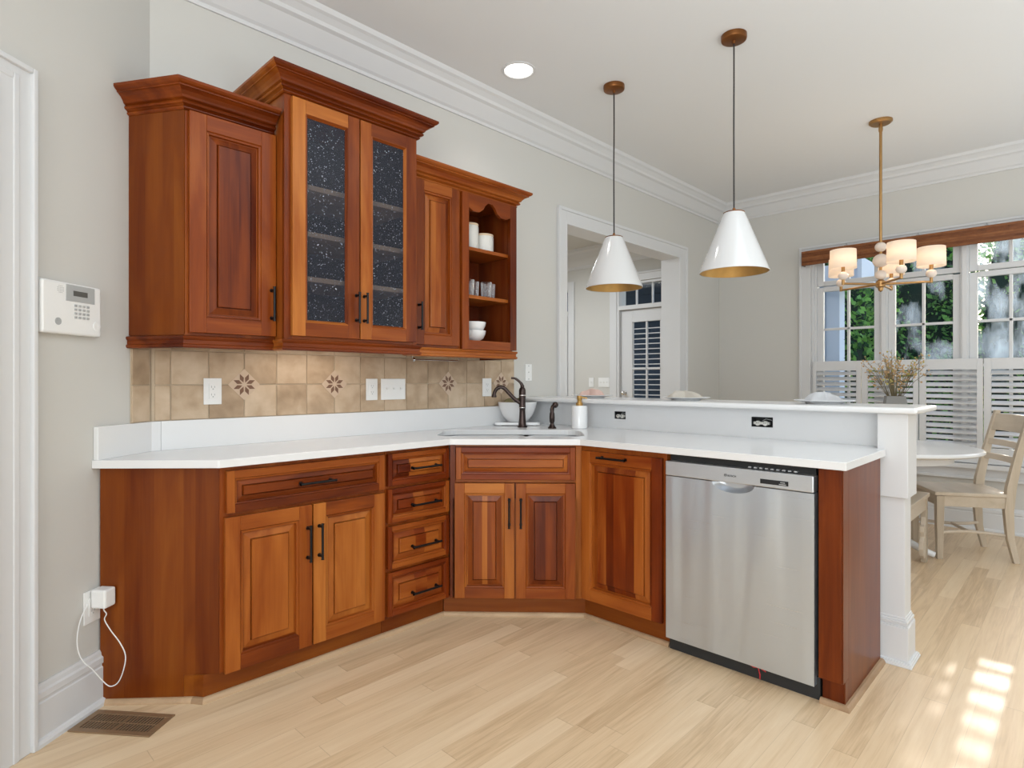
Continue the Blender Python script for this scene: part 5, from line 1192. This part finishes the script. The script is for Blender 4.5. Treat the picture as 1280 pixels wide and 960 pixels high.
# low bench under the table, mostly hidden behind the post
bn = thing('dining_bench', 'weathered oak bench with scroll brackets, half hidden behind the white post', 'bench', (4.735, -2.020, 0))
b = MB(); b.box(-0.80, 0.02, -0.015, 0.190, 0.425, 0.452, 0); build('seat', b, 'chair_wood', bn, bevel=0.004)
b = MB(); b.box(-0.74, -0.04, -0.002, 0.016, 0.345, 0.425, 0); b.box(-0.74, -0.04, 0.160, 0.178, 0.345, 0.425, 0); build('apron', b, 'chair_wood', bn, bevel=0.002)
for x0 in (-0.06, -0.78):
    for y0 in (-0.008, 0.150):
        b = MB(); b.box(x0, x0+0.046, y0, y0+0.034, 0, 0.425, 1)
        s = -1 if x0 > -0.4 else 1; xe = x0 if s < 0 else x0+0.046
        pts = [(0, 0.04), (0.030, 0.03), (0.060, 0.055), (0.075, 0.10), (0.068, 0.15), (0.040, 0.175), (0.055, 0.21), (0.050, 0.245), (0.020, 0.25), (0, 0.30)]
        b.profile_y([(xe+s*px, pz_) for px, pz_ in pts], y0+0.004, y0+0.030, 1); build('leg', b, 'chair_wood', bn, bevel=0.003)

# half-height shutters on the dining window
panels = [(-0.930, -1.333), (-1.337, -1.762), (-1.766, -2.190), (-2.194, -2.617), (-2.621, -3.185)]
lbl = ['half-height white shutter panel at the left end of the dining window', 'second white shutter panel from the left, behind the dried flowers', 'third white shutter panel from the left, just above the round table edge', 'fourth white shutter panel from the left, behind the chair back', 'fifth white shutter panel, at the right edge of the dining window']
for i, (y0, y1) in enumerate(panels):
    st_ = 0.030 if i == 0 else 0.046
    t = thing('window_shutter', lbl[i], 'shutter', (XD-0.026, (y0+y1)/2, 0.535), 0, 'half-height shutters on the dining window')
    hw = (y0-y1)/2 - 0.001; b = MB()
    b.box(0, 0.026, -hw, -hw+0.038, 0, 0.838); b.box(0, 0.026, hw-st_, hw, 0, 0.838); b.box(0, 0.026, -hw+0.038, hw-st_, 0, 0.125); b.box(0, 0.026, -hw+0.038, hw-st_, 0.750, 0.838)
    build('frame', b, 'white', t, bevel=0.002)
    b = MB()
    for k in range(13):
        b.obox((0.013, (0.038-st_)/2, 0.150+k*0.0479), (0.028, hw-0.001-(0.038+st_)/2, 0.0042), Matrix.Rotation(R(-27), 3, 'Y'))
    build('louvers', b, 'white', t)
va_ = thing('wood_valance', 'brown wooden blind valance across the top of the dining window', 'valance', (XD-0.034, 0, 0))
b = MB(); b.box(-0.075, -0.060, -3.30, -0.858, 2.272, 2.405, 0, sd=0.2)
for k in range(7):
    z = 2.276 + k*0.0185; b.box(-0.078, -0.072, -3.30, -0.858, z, z+0.0165, 0)
b.box(-0.075, 0.0, -0.870, -0.858, 2.272, 2.405); b.box(-0.075, 0.0, -3.30, -3.288, 2.272, 2.405)
build('valance_board', b, 'blind_wood', va_, bevel=0.001)
b = MB()
for y in (-1.23, -1.77, -2.22): b.box(-0.070, 0.0, y-0.012, y+0.012, 2.405, 2.412); b.tube([(-0.045, y, 2.41), (-0.045, y, 2.428), (-0.030, y, 2.428)], 0.004, 8)
build('bracket', b, 'plastic_grey', va_)

# ------------------------------------------------------------------ outside
b = MB(); b.box(6.2, 60, -40, 40, -0.5, -0.4); struct('ground_outside', b, 'lawn')
hs = thing('porch_wing', 'pale blue sided wing of the house with white soffit, outside the dining window', 'house wing', (7.0, -0.86, -0.4))
b = MB()
b.box(0.02, 0.24, 0.02, 1.0, 0, 2.75)
for k in range(13):
    z = k*0.205; b.profile_y([(0.0, z), (0.02, z+0.2), (0.25, z+0.2), (0.25, z)], 0.0, 1.0, 0)
build('siding_wall', b, 'siding', hs)
b = MB(); b.box(-0.05, 0.10, -0.03, 0.10, 0, 2.75); build('corner_board', b, 'siding', hs)
b = MB(); b.box(-0.25, 0.30, -0.26, 1.0, 2.62, 2.80); b.box(-0.30, 0.30, -0.30, -0.26, 2.58, 2.84); build('soffit', b, 'siding', hs)
def tree(x, y, h, rad, zc, label, mat, nl, seed, leaf=0.11, name='leafy_tree', core=0.80):
    rnd = random.Random(seed); t = thing(name, label, 'tree', (x, y, -0.4), 0, 'trees outside the dining window')
    b = MB(); b.tube([(0, 0, 0), (0.05, 0.03, h*0.3), (-0.04, 0.05, h*0.6), (0, 0, h*0.9)], [0.16, 0.13, 0.09, 0.04], 10); build('trunk', b, 'bark', t)
    b = MB()
    for k in range(nl):
        while True:
            p = Vector((rnd.uniform(-1, 1), rnd.uniform(-1, 1), rnd.uniform(-1, 1)))
            if 0.35 < p.length < 1.0: break
        r_ = 1 + 0.18*sin(5*atan2(p.y, p.x)+seed) + 0.15*sin(7*p.z+seed)
        c = Vector((p.x*rad*r_, p.y*rad*r_, zc + p.z*(h-zc)*r_))
        n = Vector((rnd.gauss(0, 1), rnd.gauss(0, 1), rnd.gauss(0, 1))).normalized(); u = n.orthogonal().normalized(); w = n.cross(u); s = leaf*rnd.uniform(.6, 1.3)
        b.poly([c+u*s, c+w*s*.55, c-u*s, c-w*s*.55], rnd.random())
    build('foliage', b, mat, t, fixn=False)
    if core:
        b = MB(); b.ball((0, 0, zc), rad*core, 18, 12, sz=(h-zc)/rad); build('sun_block_core', b, 'core', t)  # opaque dark ball added inside the crown to block the sun
tree(10.6, 0.50, 5.6, 0.95, 2.6, 'dark leafy tree close outside the left window bay', 'leaf', 15000, 1, 0.055)
tree(14.2, -0.62, 5.4, 0.85, 2.5, 'dark leafy tree seen through the middle window bay', 'leaf', 13000, 3, 0.065)
tree(13.4, -1.90, 4.4, 0.47, 2.1, 'slim evergreen seen through the fogged right window bay', 'leaf_bright', 7000, 4, 0.05, 'evergreen_tree', 1.0)
tree(19.0, 1.2, 6.2, 1.5, 3.2, 'bright green tree in the background between the dark ones', 'leaf_bright', 11000, 5, 0.09)
tree(23.0, -1.55, 4.3, 1.30, 2.0, 'low bright tree at the far end of the garden behind the evergreen', 'leaf_bright', 11000, 6, 0.10)
tree(24.0, -4.9, 4.0, 1.60, 1.9, 'low bright tree at the far end of the garden, farthest to the right', 'leaf_bright', 9000, 7, 0.10)
pw = thing('porch_wall', 'dark slate porch wall seen through the glazed door beyond the opening', 'porch', (7.7, 0.30, -0.4))
b = MB(); b.box(0.0, 0.12, 0, 3.2, 0, 3.3)
for k in range(16): b.profile_y([(-0.016, k*0.205), (0.0, k*0.205+0.2), (0.0, k*0.205)], 0, 3.2, 0)
build('siding_wall', b, 'slate', pw)
b = MB(); b.box(-1.5, 0.4, -0.05, 3.3, 3.3, 3.4); build('roof', b, 'slate', pw)
